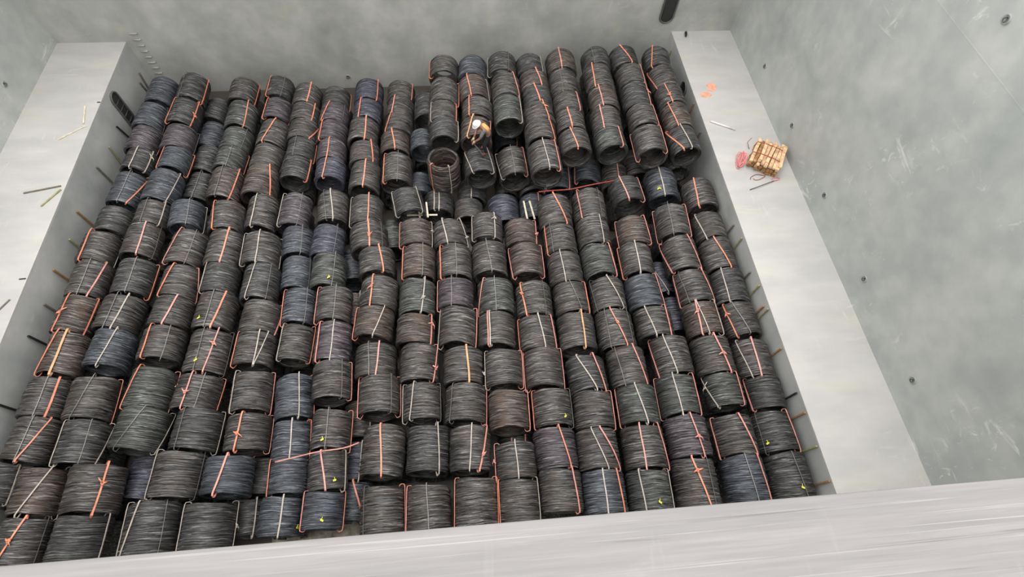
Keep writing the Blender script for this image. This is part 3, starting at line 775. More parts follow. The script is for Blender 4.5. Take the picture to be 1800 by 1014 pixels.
# buried layer that carries the visible coils; nothing of it can be told apart
bm_ = MB()
for tok in '''4.11,1.61,0.44,0.443,0.88 0.84,1.64,0.47,0.471,0.91 -9.42,1.64,0.39,0.386,0.90 -6.84,1.65,0.42,0.415,0.96 -10.67,1.65,0.45,0.452,0.96 -1.37,1.65,0.45,0.453,0.94 2.96,1.66,0.44,0.443,0.93 -0.21,1.68,0.46,0.457,1.03 -2.47,1.69,0.46,0.459,0.98 7.74,1.69,0.45,0.445,0.97 6.60,1.70,0.44,0.436,1.00 -7.85,1.71,0.37,0.373,1.04 5.32,1.72,0.43,0.434,1.07 -4.93,1.77,0.40,0.404,0.79 1.89,1.81,0.45,0.445,0.90 0.83,2.59,0.47,0.466,0.80 -4.73,2.66,0.42,0.425,0.76 4.19,2.67,0.43,0.427,0.99 2.96,2.70,0.44,0.439,0.91 -9.59,2.70,0.39,0.392,1.02 -10.66,2.75,0.44,0.436,0.99 6.64,2.78,0.45,0.452,0.91 -6.57,2.78,0.41,0.412,0.82 7.73,2.80,0.44,0.445,0.93 1.88,2.82,0.44,0.439,0.91 5.39,2.86,0.42,0.425,0.95 -7.50,2.91,0.37,0.371,0.97 -11.63,2.97,0.48,0.484,0.77 -0.31,2.97,0.46,0.455,1.00 -1.37,3.04,0.45,0.447,1.06 -2.40,3.07,0.45,0.445,1.10 -4.75,3.55,0.41,0.412,0.87 3.02,3.71,0.45,0.447,0.88 4.23,3.77,0.44,0.441,0.93 -5.95,3.79,0.42,0.421,0.82 -9.98,3.83,0.42,0.421,0.94 7.79,3.84,0.50,0.503,0.79 1.92,3.85,0.45,0.453,0.89 5.41,3.95,0.43,0.433,1.00 -7.26,3.96,0.40,0.396,0.91 6.70,4.00,0.47,0.472,0.80 -11.21,4.01,0.44,0.443,0.96 -8.67,4.08,0.37,0.365,0.94 -0.37,4.13,0.43,0.429,0.90 -1.52,4.25,0.48,0.475,0.88 -4.92,4.68,0.40,0.397,1.05 2.99,4.71,0.44,0.444,0.91 4.16,4.84,0.46,0.457,1.00 7.77,4.84,0.48,0.480,0.96 -6.01,4.86,0.44,0.438,0.99 -7.43,4.95,0.40,0.400,0.86 1.82,4.96,0.45,0.446,0.99 -10.09,4.97,0.42,0.416,1.03 -3.92,5.20,0.47,0.469,0.91 6.67,5.01,0.45,0.448,1.02 0.71,5.03,0.45,0.452,0.92 -11.24,5.07,0.45,0.450,0.92 5.47,5.08,0.44,0.442,1.00 -8.67,5.15,0.41,0.407,0.98 -0.40,5.18,0.44,0.435,0.91 -1.59,5.34,0.46,0.458,0.96 -2.79,5.49,0.43,0.432,0.83 2.89,5.99,0.44,0.444,1.01 4.02,5.99,0.45,0.449,1.05 1.76,6.01,0.45,0.451,0.90 7.76,6.05,0.47,0.473,0.92 -6.12,6.07,0.42,0.424,0.86 -7.35,6.09,0.41,0.409,1.10 -3.98,6.10,0.48,0.481,1.02 5.19,6.12,0.44,0.444,0.85 0.59,6.18,0.45,0.447,0.89 -5.04,6.23,0.42,0.421,0.95 -11.12,6.27,0.45,0.450,1.10 -1.70,6.35,0.44,0.442,0.80 -9.98,6.35,0.43,0.427,0.97 -0.49,6.36,0.44,0.436,1.05 -8.66,6.41,0.42,0.415,0.85 -2.79,6.63,0.44,0.438,0.83 -6.10,7.04,0.43,0.429,0.89 2.88,7.05,0.47,0.470,0.89 1.76,7.07,0.45,0.453,0.95 3.98,7.11,0.47,0.466,0.92 5.11,7.12,0.44,0.441,0.96 7.74,7.13,0.45,0.450,1.00 0.65,7.26,0.45,0.452,0.99 -7.39,7.31,0.43,0.425,1.00 -5.08,7.34,0.43,0.425,0.97 -1.65,7.37,0.45,0.454,1.02 -8.60,7.37,0.43,0.425,0.80 -0.54,7.42,0.45,0.450,0.85 -10.03,7.43,0.42,0.415,0.96 -11.18,7.44,0.46,0.464,1.00 -2.78,7.58,0.44,0.436,0.88 2.83,8.08,0.46,0.465,0.97 -6.25,8.16,0.45,0.447,1.01 5.09,8.25,0.47,0.472,0.99 7.72,8.27,0.45,0.454,0.99 3.91,8.28,0.46,0.463,0.99 -8.58,8.32,0.44,0.437,0.90 -7.45,8.38,0.45,0.445,0.86 1.67,8.43,0.46,0.461,0.98 -0.54,8.51,0.45,0.453,1.00 -5.30,8.55,0.34,0.345,0.95 -1.62,8.56,0.47,0.466,0.99 0.54,8.57,0.45,0.454,1.04 -9.91,8.57,0.44,0.444,1.01 -11.16,8.58,0.46,0.460,1.02 -2.88,8.67,0.45,0.447,0.82 2.80,9.14,0.47,0.472,0.92 -6.41,9.30,0.44,0.437,0.99 5.21,9.32,0.46,0.463,0.91 7.72,9.34,0.49,0.487,0.89 3.91,9.36,0.45,0.454,0.91 -7.50,9.46,0.44,0.444,1.07 1.60,9.46,0.47,0.469,0.80 -8.62,9.50,0.43,0.434,1.04 -0.64,9.56,0.45,0.451,0.81 -4.65,9.61,0.39,0.393,0.96 -1.70,9.62,0.47,0.467,0.83 6.58,9.63,0.45,0.446,1.10 -11.21,9.68,0.46,0.464,0.94 0.52,9.70,0.48,0.477,0.82 -5.44,9.75,0.31,0.314,0.93 -10.01,9.86,0.45,0.448,1.00 3.08,10.43,0.45,0.449,1.05 3.94,10.43,0.44,0.443,1.01 -7.64,10.63,0.45,0.452,0.96 -10.99,10.63,0.48,0.480,0.78 7.75,10.66,0.46,0.456,0.99 -8.89,10.78,0.46,0.464,0.86 -3.36,10.82,0.30,0.297,1.00 -9.91,10.86,0.48,0.480,0.77 -6.68,10.90,0.34,0.342,1.10 -5.66,10.93,0.33,0.327,1.10 5.29,10.95,0.44,0.436,0.85 -1.99,11.21,0.37,0.373,0.90 -4.45,11.01,0.33,0.334,1.05 6.64,11.33,0.35,0.349,1.10 -11.03,12.02,0.40,0.402,1.10 -9.98,12.07,0.36,0.365,1.07 -7.99,12.08,0.37,0.372,1.10 -6.87,12.14,0.35,0.353,1.08 -3.45,12.16,0.37,0.368,0.99 7.34,12.38,0.43,0.429,0.92 7.34,12.38,1.29,0.429,0.92 1.39,12.40,0.41,0.406,1.08 -2.58,12.43,0.39,0.386,1.09 -4.61,12.49,0.39,0.386,0.80 -5.75,12.60,0.39,0.394,0.81 2.35,13.20,0.42,0.422,0.76 2.55,13.20,1.26,0.422,0.76 -8.02,13.15,0.40,0.401,0.80 -0.68,13.17,0.43,0.429,0.76 -0.58,13.17,1.29,0.429,0.76 0.37,13.19,0.42,0.421,0.81 0.37,13.19,1.26,0.421,0.81 -10.11,13.20,0.42,0.421,0.82 -10.96,13.20,0.41,0.415,0.77 -3.51,13.20,0.38,0.378,0.84 -6.80,13.21,0.38,0.383,0.85 -4.65,13.35,0.40,0.398,0.76 3.32,13.41,0.43,0.429,0.77 3.62,13.41,1.29,0.429,0.77 4.88,13.64,0.42,0.424,0.92 4.98,13.44,1.27,0.424,0.92 7.37,13.46,0.44,0.437,0.99 7.37,13.46,1.31,0.437,0.99 -5.70,13.48,0.40,0.404,0.78 -2.47,13.67,0.36,0.364,0.81 -1.47,13.69,0.42,0.416,0.78 2.49,14.03,0.42,0.418,0.76 2.59,14.03,1.26,0.418,0.76 -0.61,14.01,0.43,0.435,0.76 -0.61,14.01,1.30,0.435,0.76 -7.95,14.04,0.38,0.380,0.80 0.46,14.15,0.42,0.417,0.80 0.46,14.15,1.25,0.417,0.80 -11.05,14.17,0.42,0.415,0.95 -10.09,14.17,0.39,0.391,0.92 -4.70,14.25,0.38,0.375,0.82 3.64,14.26,0.43,0.426,0.76 3.64,14.26,1.28,0.426,0.76 -6.74,14.26,0.37,0.375,0.96 -3.61,14.26,0.36,0.359,0.95 -5.72,14.36,0.38,0.383,0.77 4.96,14.66,0.42,0.424,0.89 4.96,14.46,1.27,0.424,0.89 7.39,14.48,0.44,0.438,0.81 7.39,14.48,1.31,0.438,0.81 -2.37,14.54,0.37,0.373,0.76 6.15,14.55,0.42,0.420,1.01 6.15,14.55,1.26,0.420,1.01 2.61,14.85,0.42,0.423,0.76 2.61,14.85,1.27,0.423,0.76 -0.65,15.02,0.43,0.428,0.99 -0.45,15.02,1.28,0.428,0.99 -4.70,15.12,0.37,0.369,0.76 0.38,15.16,0.42,0.421,0.93 0.38,15.16,1.26,0.421,0.93 -7.97,15.19,0.37,0.372,1.10 -5.73,15.21,0.38,0.377,0.76 1.54,15.42,0.42,0.421,0.97 1.54,15.42,1.26,0.421,0.97 -3.51,15.25,0.38,0.382,0.83 -11.08,15.27,0.42,0.415,1.00 3.63,15.28,0.42,0.422,1.09 3.63,15.28,1.27,0.422,1.09 -2.33,15.37,0.39,0.386,0.76 -1.44,15.39,0.41,0.414,1.10 -6.74,15.40,0.39,0.392,0.87 -10.17,15.41,0.39,0.387,1.03 7.35,15.44,0.43,0.435,0.90 7.35,15.44,1.30,0.435,0.90 2.58,15.66,0.42,0.423,0.76 2.58,15.66,1.27,0.423,0.76 4.96,15.74,0.42,0.421,1.04 4.96,15.54,1.26,0.421,1.04 6.17,15.59,0.42,0.424,0.84 6.17,15.59,1.27,0.424,0.84 -4.69,15.96,0.39,0.391,0.76 -5.75,16.14,0.39,0.388,0.86 -2.32,16.20,0.38,0.379,0.76 0.38,16.22,0.43,0.427,0.89 0.38,16.22,1.28,0.427,0.89 -3.51,16.26,0.37,0.368,0.95 2.50,16.49,0.43,0.433,0.76 2.50,16.49,1.30,0.433,0.76 -0.64,16.31,0.42,0.424,0.77 -0.44,16.31,1.27,0.424,0.77 1.48,16.37,0.42,0.417,0.86 1.48,16.37,1.25,0.417,0.86 3.69,16.44,0.41,0.411,0.89 3.69,16.44,1.23,0.411,0.89 -8.10,16.45,0.39,0.389,0.98 7.32,16.46,0.43,0.430,0.93 7.32,16.46,1.29,0.430,0.93 -10.98,16.52,0.42,0.415,1.09 -6.81,16.54,0.39,0.394,0.91 5.02,16.76,0.42,0.419,0.78 5.02,16.56,1.26,0.419,0.78 6.09,16.57,0.42,0.424,0.86 6.09,16.57,1.27,0.424,0.86 -10.14,16.65,0.40,0.400,1.10'''.split():
    x, y, z, br, bl = map(float, tok.split(','))
    n = 20
    pr = [(1, -.5), (1, -.2), (.98, 0), (1, .2), (1, .5), (RI, .5), (RI, -.5)]
    v = []; f = []
    for t in range(n):
        a = 2 * PI * t / n
        for rr, yy in pr: v.append((x + br * rr * math.sin(a), y + bl * yy, z + br * rr * math.cos(a)))
    K = len(pr)
    for t in range(n):
        u = (t + 1) % n
        for j in range(K): f.append((t * K + j, t * K + (j + 1) % K, u * K + (j + 1) % K, u * K + j))
    bm_.add(v, f)
o = bm_.build('buried_wire_coils', W['k'], None, True)
o['kind'] = 'stuff'
tag(o, 'dark lower layer of wire coils glimpsed only through the gaps', 'wire coil', GROUP)
# ---------------------------------------------------------------- wall fittings
def lashing_eye(pos, side, label):
    """round cup with a ring, set in the wall; side = inward normal (x, y)"""
    nx, ny = side
    rz = math.atan2(ny, nx)
    t = empty('lashing_eye', pos, (0, 0, rz))
    cup = MB()
    n = 20; vs = []; fs = []
    prof = [(0.13, 0.0), (0.125, 0.03), (0.10, 0.035), (0.085, 0.012), (0.0, 0.008)]
    for k in range(n):
        a = 2 * PI * k / n
        for r, h in prof: vs.append((h, r * math.cos(a), r * math.sin(a)))
    K = len(prof)
    for k in range(n):
        l = (k + 1) % n
        for j in range(K - 1): fs.append((k * K + j, l * K + j, l * K + j + 1, k * K + j + 1))
    cup.add(vs, fs).build('cup', M['eye_cup'], t, True)
    t.scale = (.8, .8, .8)
    MB().tube([(0.045, 0.05 * math.cos(a), 0.055 * math.sin(a) - 0.02) for a in [2 * PI * k / 14 for k in range(14)]], 0.012, 6, closed=True).build('ring', M['metal'], t, True)
    MB().box((0.03, 0, 0.035), (0.05, 0.03, 0.03)).build('pin', M['metal'], t)
    t['label'] = label; t['category'] = 'lashing eye'; t['group'] = 'round lashing eyes set in the hold walls'
EY = [((XRO, 15.13, 3.15), 'round steel lashing eye on right wall, farthest back above ledge'),
      ((XRO, 12.25, 3.13), 'round steel lashing eye on right wall, just behind the timber bundle'),
      ((XRO, 9.35, 3.12), 'round steel lashing eye on right wall, third from the back'),
      ((XRO, 6.41, 3.14), 'round steel lashing eye on right wall, fourth from the back'),
      ((XRO, 3.49, 3.17), 'round steel lashing eye low on right wall, nearest the front coaming'),
      ((XRO, 8.80, 9.19), 'round steel lashing eye high on right wall near the photo corner')]
for p, l in EY: lashing_eye(p, (-1, 0), l)
lashing_eye((XLO, 15.13, 3.16), (1, 0), 'round steel lashing eye on left upper wall')
lashing_eye((-4.6, YB, 0.55), (0, -1), 'round steel lashing eye on back wall above the sixth column')

def ladder_recess(loc, rz, w, h, label, rung_n):
    """upright oval recess with a raised rim, rungs and a flat dark plate painted as its inner shade (local x = out of wall, y = across)"""
    t = empty('ladder_recess', loc, (0, 0, rz))
    def oval(rx, hh, n=12):
        pts = []
        for k in range(n + 1):
            a = PI * k / n; pts.append((rx * math.cos(a), hh + rx * math.sin(a)))
        for k in range(n + 1):
            a = PI + PI * k / n; pts.append((rx * math.cos(a), -hh + rx * math.sin(a)))
        return pts
    hh = h / 2 - w / 2
    pts = oval(w / 2, hh)
    MB().tube([(0.036, a, b) for a, b in pts], 0.034, 6, closed=True).build('rim', M['rim'], t, True)
    N = len(pts)
    v = [(0.0, a, b) for a, b in pts] + [(0.012, a, b) for a, b in pts]
    f = [tuple(range(N, 2 * N))] + [(k, (k + 1) % N, N + (k + 1) % N, N + k) for k in range(N)]
    MB().add(v, f).build('shade_plate', M['dark'], t)  # no real hollow: the plate's dark colour paints the shade
    for k in range(rung_n):
        z = -hh + 2 * hh * (k + 0.5) / rung_n
        MB().tube([(0.045, -w / 2 + 0.02, z), (0.045, w / 2 - 0.02, z)], 0.013, 6).build('rung', M['metal'], t, True)
    t['label'] = label; t['category'] = 'ladder recess'
ladder_recess((XL + 0.003, 15.85, 1.22), 0, 0.46, 1.75, 'dark oval ladder recess in the lower left wall beside the coils', 5)
ladder_recess((XR - 0.003, 15.6, 1.25), PI, 0.46, 1.7, 'dark oval ladder recess in the lower right wall beside the raised block', 5)
ladder_recess((7.93, YB - 0.003, 4.0), -PI / 2, 0.52, 2.6, 'black oval ladder slot high on the back wall at the top of the photo', 0)

ld = empty('wall_ladder', (-11.72, YB, 0.6))
ld['label'] = 'pale ladder rungs on back wall in the left corner'; ld['category'] = 'ladder'
for k in range(9):
    z = 0.12 + k * 0.24
    MB().box((0, -0.03, z), (0.26, 0.06, 0.03)).build('rung', M['rung'], ld, True)

# ---------------------------------------------------------------- loose timbers
def batten(a, b, w, th, mat, label, group=None):
    a, b = Vector(a), Vector(b)
    mb = MB().bar(a, b, w, th)
    o = mb.build('timber_batten', mat, origin=a)
    bevel(o, min(w, th) * .15, 1)
    tag(o, label, 'timber', group)
    return o
Z = lambda d: 15.3 - d
GL = 'dunnage timbers standing along the left wall'
GR = 'dunnage timbers standing along the right wall'
LS = [(17.86, 1.33, 17.75, .2, 'timber_grey', 'grey dunnage stick on left wall beside the rearmost coil'),
      (17.55, 1.15, 17.7, .2, 'timber_grey', 'second grey stick crossing behind the rearmost left coil'),
      (14.98, 1.42, 15.24, .2, 'black', 'black dunnage stick on left wall just before the ladder recess'),
      (14.03, 1.41, 13.92, .2, 'timber_green', 'pale-tipped dunnage stick on left wall, second before ladder recess'),
      (12.98, 1.58, 13.03, .2, 'timber_grey', 'dark dunnage stick on left wall, third before the ladder recess'),
      (11.09, 1.66, 11.12, .5, 'timber_brown', 'brown dunnage stick on left wall, fourth before the ladder recess'),
      (10.12, 1.55, 10.12, .5, 'timber_green', 'short greenish stick on left wall, sixth-last before the front'),
      (8.96, 1.68, 8.97, .5, 'timber_brown', 'brown stick on left wall, fifth-last before the front'),
      (7.9, 1.55, 7.9, .5, 'timber_grey', 'small grey stick on left wall, fourth-last before the front'),
      (6.87, 1.66, 6.91, .5, 'black', 'thick black stick on left wall, third-last before the front'),
      (4.94, 1.74, 4.97, .5, 'black', 'thin dark stick on left wall nearest the front of the photo')]
for y0, z0, y1, z1, m, l in LS:
    batten((XL + .045, y0, z0), (XL + .045, y1, z1), .05, .05, M[m], l, GL)
RS = [(17.73, 1.92, 17.6, .3, 'timber_green', 'thin pale green stick in the right corner behind the block'),
      (14.45, 2.17, 14.34, .4, 'timber_brown', 'brown stick with orange scrap on right wall below ladder recess'),
      (13.23, 1.99, 13.24, .4, 'timber_grey', 'dark stick on right wall, second nearer than ladder recess'),
      (9.18, 2.02, 9.25, .4, 'timber_grey', 'grey stick on right wall beside the second right-column coil'),
      (8.56, 2.20, 8.56, .4, 'timber_green', 'greenish stick on right wall beside the third right-column coil'),
      (7.45, 2.02, 7.48, .4, 'timber_grey', 'short dark stick on right wall before the greenish one'),
      (6.87, 2.24, 6.87, .4, 'timber_green', 'tall stick on right wall, far one of the close trio'),
      (6.26, 2.10, 6.28, .4, 'timber_brown', 'brown stick on right wall, middle of the close trio'),
      (6.09, 2.26, 6.09, .4, 'timber_green', 'greenish stick on right wall, near one of the close trio'),
      (4.90, 2.22, 4.92, .4, 'timber_brown', 'light-headed brown stick on right wall, fifth from the front'),
      (3.65, 2.20, 3.7, .4, 'black', 'black stick on right wall, fourth from the front'),
      (3.11, 2.27, 3.14, .4, 'timber_brown', 'brown stick on right wall, third from the front'),
      (2.27, 2.26, 2.3, .4, 'timber_green', 'pale greenish stick on right wall, second from the front'),
      (1.44, 2.27, 1.47, .4, 'timber_brown', 'rust-brown stick on right wall nearest the front coaming')]
for y0, z0, y1, z1, m, l in RS:
    batten((XR - .045, y0, z0), (XR - .045, y1, z1), .045, .045, M[m], l, GR)
G3 = 'loose sticks on the left ledge'
for (a, b, m, w, l) in (((-12.61, 15.01), (-12.42, 14.18), 'timber', .05, 'pale stick lying lengthwise on the left ledge, rearmost of the pair'),
                     ((-12.99, 13.5), (-12.32, 14.07), 'timber', .045, 'pale stick slanting across left ledge below the lengthwise one'),
                     ((-13.29, 11.33), (-12.3, 11.56), 'timber_grey', .045, 'grey stick lying crosswise on the left ledge'),
                     ((-12.62, 10.80), (-12.26, 11.42), 'timber_green', .05, 'stick slanting at the left ledge edge near the crosswise grey one'),
                     ((-12.37, 8.29), (-12.2, 8.3), 'black', .03, 'short black scrap at the left ledge edge'),
                     ((-12.60, 7.25), (-12.38, 7.66), 'timber_grey', .04, 'grey stick on left ledge at the left photo edge'),
                     ((-12.28, 15.18), (-12.18, 15.18), 'black', .03, 'tiny dark scrap at left ledge edge above the ladder recess')):
    batten((a[0], a[1], ZL + w * .35), (b[0], b[1], ZL + w * .35), w, w * .7, M[m], l, G3)
mb = MB().tube([(8.55, 13.38, ZL + .03), (9.32, 12.94, ZL + .03)], .028, 8)
tag(mb.build('white_rod', M['white_pvc'], None, True, origin=(8.55, 13.38, ZL + .03)), 'white rod lying on the right ledge', 'rod')
mb = MB().tube([(8.86, 18.2, ZL + .05), (8.83, 18.05, ZL + .05), (8.80, 17.95, ZL + .05)], [.05, .045, .03], 7)
tag(mb.build('black_scrap', M['black'], None, True), 'small black scrap on the right ledge against the back wall', 'scrap')
# crumpled mat on the floor at the near end of columns six and seven
mb = MB(); rnd = random.Random(3); nx_, ny_ = 34, 10; vs = []
for i in range(nx_):
    for j in range(ny_):
        x = -5.5 + 3.0 * i / (nx_ - 1); y = 1.22 + .62 * j / (ny_ - 1)
        vs.append((x, y, .035 + .05 * abs(math.sin(i * 1.3 + .4 * j)) + .04 * rnd.random() + .08 * math.sin(i * .35) ** 2 * math.sin(PI * j / 9)))
k0 = nx_ * ny_
vs += [(v[0], v[1], .0) for v in vs[:k0]]
fs = []
for i in range(nx_ - 1):
    for j in range(ny_ - 1):
        a, b, c, d = i * ny_ + j, (i + 1) * ny_ + j, (i + 1) * ny_ + j + 1, i * ny_ + j + 1
        fs.append((a, b, c, d)); fs.append((a + k0, d + k0, c + k0, b + k0))
tag(mb.add(vs, fs).build('crumpled_mat', M['mat'], None, True), 'crumpled pale mat on the floor before the sixth and seventh columns', 'mat')
# orange paint splashes
def splash(cx, cy, rx, ry, seed, label):
    rnd = random.Random(seed); mb = MB()
    for k in range(30):
        a = rnd.uniform(0, 6.28); d = rnd.random() ** .5
        x, y = cx + rx * d * math.cos(a), cy + ry * d * math.sin(a)
        rr = rnd.uniform(.03, .11) * (1.3 - d * .9)
        n = 13
        pts = [(x + rr * (1 + rnd.uniform(-.15, .15)) * math.cos(2 * PI * i / n), y + rr * (1 + rnd.uniform(-.3, .3)) * math.sin(2 * PI * i / n)) for i in range(n)]
        zz = ZL + .002 + k * .0004
        mb.add([(a_, b_, zz) for a_, b_ in pts] + [(a_, b_, ZL) for a_, b_ in pts], [tuple(range(n))] + [(i, (i + 1) % n, n + (i + 1) % n, n + i) for i in range(n)])
    o = mb.build('paint_splash', M['paint_orange']); tag(o, label, 'paint mark', 'orange paint splashes on the right ledge')
splash(9.05, 15.12, .2, .22, 3, 'larger orange paint splash on the right ledge')
splash(8.74, 14.72, .2, .12, 8, 'smaller orange paint splash nearer the inner edge of right ledge')

# bundle of battens on the right ledge
bx = Vector((9.19, 11.31, 0)); by = Vector((9.99, 10.76, 0))
u = (by - bx).normalized(); v = Vector((-u.y, u.x, 0))
c0 = (bx + by) / 2 + v * .58
ang = math.atan2(u.y, u.x)
bd = empty('timber_bundle', (c0.x, c0.y, ZL), (0, 0, ang))
tag(bd, 'tied bundle of sawn timber battens lying on the right ledge', 'timber')
rnd = random.Random(5)
for row in range(5):
    for k in range(8):
        w_ = .112; x_ = (k - 3.5) * .122 + rnd.uniform(-.012, .012)
        if row == 4 and k in (0, 1): continue
        l_ = 1.12 + rnd.uniform(-.10, .08); y_ = rnd.uniform(-.05, .05); z_ = .036 + row * .074
        mb = MB().box((x_, y_, z_), (w_ * rnd.uniform(.85, 1), l_, .066), Euler((rnd.uniform(-.008, .008), 0, rnd.uniform(-.03, .03))))
        top = row >= 3  # upper rows mostly pale, lower rows all brown
        o = mb.build('batten', M['batten'] if top and rnd.random() < .8 else M['batten_brown'], bd); bevel(o, .006, 1)
mb = MB()
for k in range(3):
    x_ = (-.2, .05, .42)[k]
    mb.box((x_, .02, .405), (.1, 1.0, .05), Euler((0.02, 0, (.05, -.04, .09)[k])))
o = mb.build('batten', M['batten'], bd)
for yy in (-.26, .26):
    mb = MB()
    pts = [(-.5, yy, .01), (-.52, yy, .2), (-.48, yy + .01, .385), (-.2, yy, .44), (.2, yy + .02, .43), (.46, yy, .40), (.51, yy, .2), (.49, yy, .01)]
    mb.tube(pts, .013, 6, closed=True)
    mb.build('binding', M['twine_red'], bd, True)
# pink twine heap, wire loops
def smooth_line(pts, k=4):
    P = [Vector(p) for p in pts]; out = []
    for i in range(len(P) - 1):
        a, b, c, d = P[max(i - 1, 0)], P[i], P[i + 1], P[min(i + 2, len(P) - 1)]
        for j in range(k):
            s = j / k
            out.append(0.5 * ((2 * b) + (c - a) * s + (2 * a - 5 * b + 4 * c - d) * s * s + (3 * b - a - 3 * c + d) * s ** 3))
    return out + [P[-1]]
def scribble(name, cx, cy, sx, sy, n, seed, r, mat, label, cat, zr=.1):
    rnd = random.Random(seed); pts = []
    a = rnd.uniform(0, 6)
    x, y = cx, cy
    for k in range(n):
        a += rnd.uniform(.5, 1.3)
        rr = rnd.uniform(.5, 1)
        pts.append((cx + sx * rr * math.cos(a), cy + sy * rr * math.sin(a * 1.07), ZL + r + rnd.uniform(0, zr)))
    o = MB().tube(smooth_line(pts), r, 5).build(name, mat, None, True, origin=pts[0])
    return tag(o, label, cat)
scribble('twine_heap', 9.10, 11.55, .24, .40, 44, 4, .013, M['twine_pink'], 'tangled pink twine heaped at the left end of the timber bundle', 'twine', .14)
scribble('twine_coil', 9.45, 10.82, .32, .16, 9, 9, .009, M['twine_red'], 'thin loop of red-brown twine before the timber bundle', 'twine', .02)
scribble('cut_strap', 10.0, 10.70, .2, .09, 7, 12, .012, M['twine_pink'], 'pink strap scrap under the near corner of the timber bundle', 'strap', .02)
mb = MB().tube([(9.03, 10.31, ZL + .02), (9.4, 10.42, ZL + .05), (9.93, 10.62, ZL + .03)], .012, 6)
tag(mb.build('bent_wire', M['wire_thin'], None, True), 'thin grey wire lying on the right ledge before the bundle', 'wire')
mb = MB().tube([(9.55, 12.05, ZL + .01), (9.50, 12.25, ZL + .12), (9.62, 12.32, ZL + .25)], .009, 6)
tag(mb.build('bent_wire', M['wire_thin'], None, True), 'short wire sticking up behind the timber bundle', 'wire')

# white dunnage pieces dropped between the coils in the low gap
GW = 'white timbers dropped in the low gap before the block'
for a, b, l in (((-2.05, 10.78, 1.14), (-1.05, 10.74, 1.14), 'white timber lying crosswise in the low gap before the upright coil'),
                ((-1.72, 11.45, 1.13), (-1.62, 10.62, 1.19), 'white timber leaning lengthwise over the crosswise one, left of two'),
                ((-1.42, 11.30, 1.13), (-1.36, 10.62, 1.19), 'white timber leaning lengthwise over the crosswise one, right of two'),
                ((1.86, 11.2, 1.10), (1.92, 10.35, 1.12), 'pale timber stuck lengthwise in the gap right of the slate-blue coil'),
                ((2.06, 11.2, 1.10), (2.16, 10.4, 1.12), 'thin pale timber beside the wider one in the gap')):
    batten(a, b, .06, .03, M['timber'], l, GW)
# loose pink strap slung across the low coils
def rope(name, pts, r, mat, label, cat='strap', grp=None):
    o = MB().tube(smooth_line(pts), r, 6).build(name, mat, None, True, origin=pts[0])
    return tag(o, label, cat, grp)

rope('loose_strap', [(2.25, 10.75, 2.10), (2.6, 10.86, 2.0), (3.3, 10.95, 1.92), (3.9, 11.05, 1.95), (4.5, 11.2, 1.9), (4.9, 11.38, 1.75)], .020, M['twine_red'], 'slack red strap slung across the low gap below the raised block')
rope('loose_strap', [(-5.0, 2.95, 1.92), (-4.45, 3.04, 1.94), (-3.95, 3.10, 2.02), (-3.41, 3.18, 1.85), (-3.02, 3.26, 1.95)], .018, STR['p'], 'taut pink strap slanting across the sixth and seventh columns near front')


# ---------------------------------------------------------------- the worker
def skin(name, pts, edges, rad, mat, parent=None, root=0, sub=2):
    me = bpy.data.meshes.new(name); me.from_pydata(pts, edges, []); me.update()
    o = bpy.data.objects.new(name, me); COL.objects.link(o)
    if parent: o.parent = parent
    sk = o.modifiers.new('skin', 'SKIN'); sk.use_smooth_shade = True
    d = me.skin_vertices[0].data if me.skin_vertices else None
    if d is None:
        bm = bmesh.new(); bm.from_mesh(me); bm.verts.layers.skin.verify(); bm.to_mesh(me); bm.free()
        d = me.skin_vertices[0].data
    for i, r in enumerate(rad):
        d[i].radius = (r, r) if not isinstance(r, tuple) else r
        d[i].use_root = (i == root)
    s = o.modifiers.new('sub', 'SUBSURF'); s.levels = sub; s.render_levels = sub
    me.materials.append(mat)
    return o
SK = flat('skin', rgb(150, 108, 84), 0.6)
SHIRT = flat('grey_shirt', rgb(112, 112, 112), 0.8)
VEST = flat('orange_vest', rgb(232, 164, 96), 0.7)
TROU = flat('black_trousers', rgb(32, 31, 36), 0.8)
BOOT = flat('red_brown_boots', rgb(112, 52, 44), 0.6)
GLOV = flat('pale_gloves', rgb(206, 190, 172), 0.8)
HELM = flat('white_helmet', rgb(244, 244, 240), 0.35, 0, 0.02)
px_, py_, pz_ = (0.56, 12.45, 2.18)
# joints, local; feet at z = 0, facing -x with a little towards the front
J = dict(pelvis=(.20, .0, .78), waist=(.15, 0, .90), chest=(.02, -.02, 1.08), neck=(-.10, -.03, 1.20), chin=(-.16, -.04, 1.24), head=(-.20, -.05, 1.31), crown=(-.21, -.05, 1.39),
         hipl=(.20, -.09, .76), hipr=(.20, .09, .76), kneel=(.00, -.12, .42), kneer=(.06, .14, .42), anklel=(.08, -.13, .07), ankler=(.16, .15, .07),
         toel=(-.10, -.15, .04), toer=(-.02, .17, .04), shl=(-.02, -.19, 1.12), shr=(.00, .15, 1.12), ell=(-.16, -.24, .90), elr=(-.14, .16, .90),
         wrl=(-.28, -.14, .72), wrr=(-.26, .06, .72), pal=(-.32, -.11, .66), par=(-.30, .03, .66))
names = list(J); ix = {n: i for i, n in enumerate(names)}
E_ = [('pelvis', 'waist'), ('waist', 'chest'), ('chest', 'neck'), ('neck', 'chin'), ('chin', 'head'), ('head', 'crown'),
      ('pelvis', 'hipl'), ('pelvis', 'hipr'), ('hipl', 'kneel'), ('hipr', 'kneer'), ('kneel', 'anklel'), ('kneer', 'ankler'), ('anklel', 'toel'), ('ankler', 'toer'),
      ('chest', 'shl'), ('chest', 'shr'), ('shl', 'ell'), ('shr', 'elr'), ('ell', 'wrl'), ('elr', 'wrr'), ('wrl', 'pal'), ('wrr', 'par')]
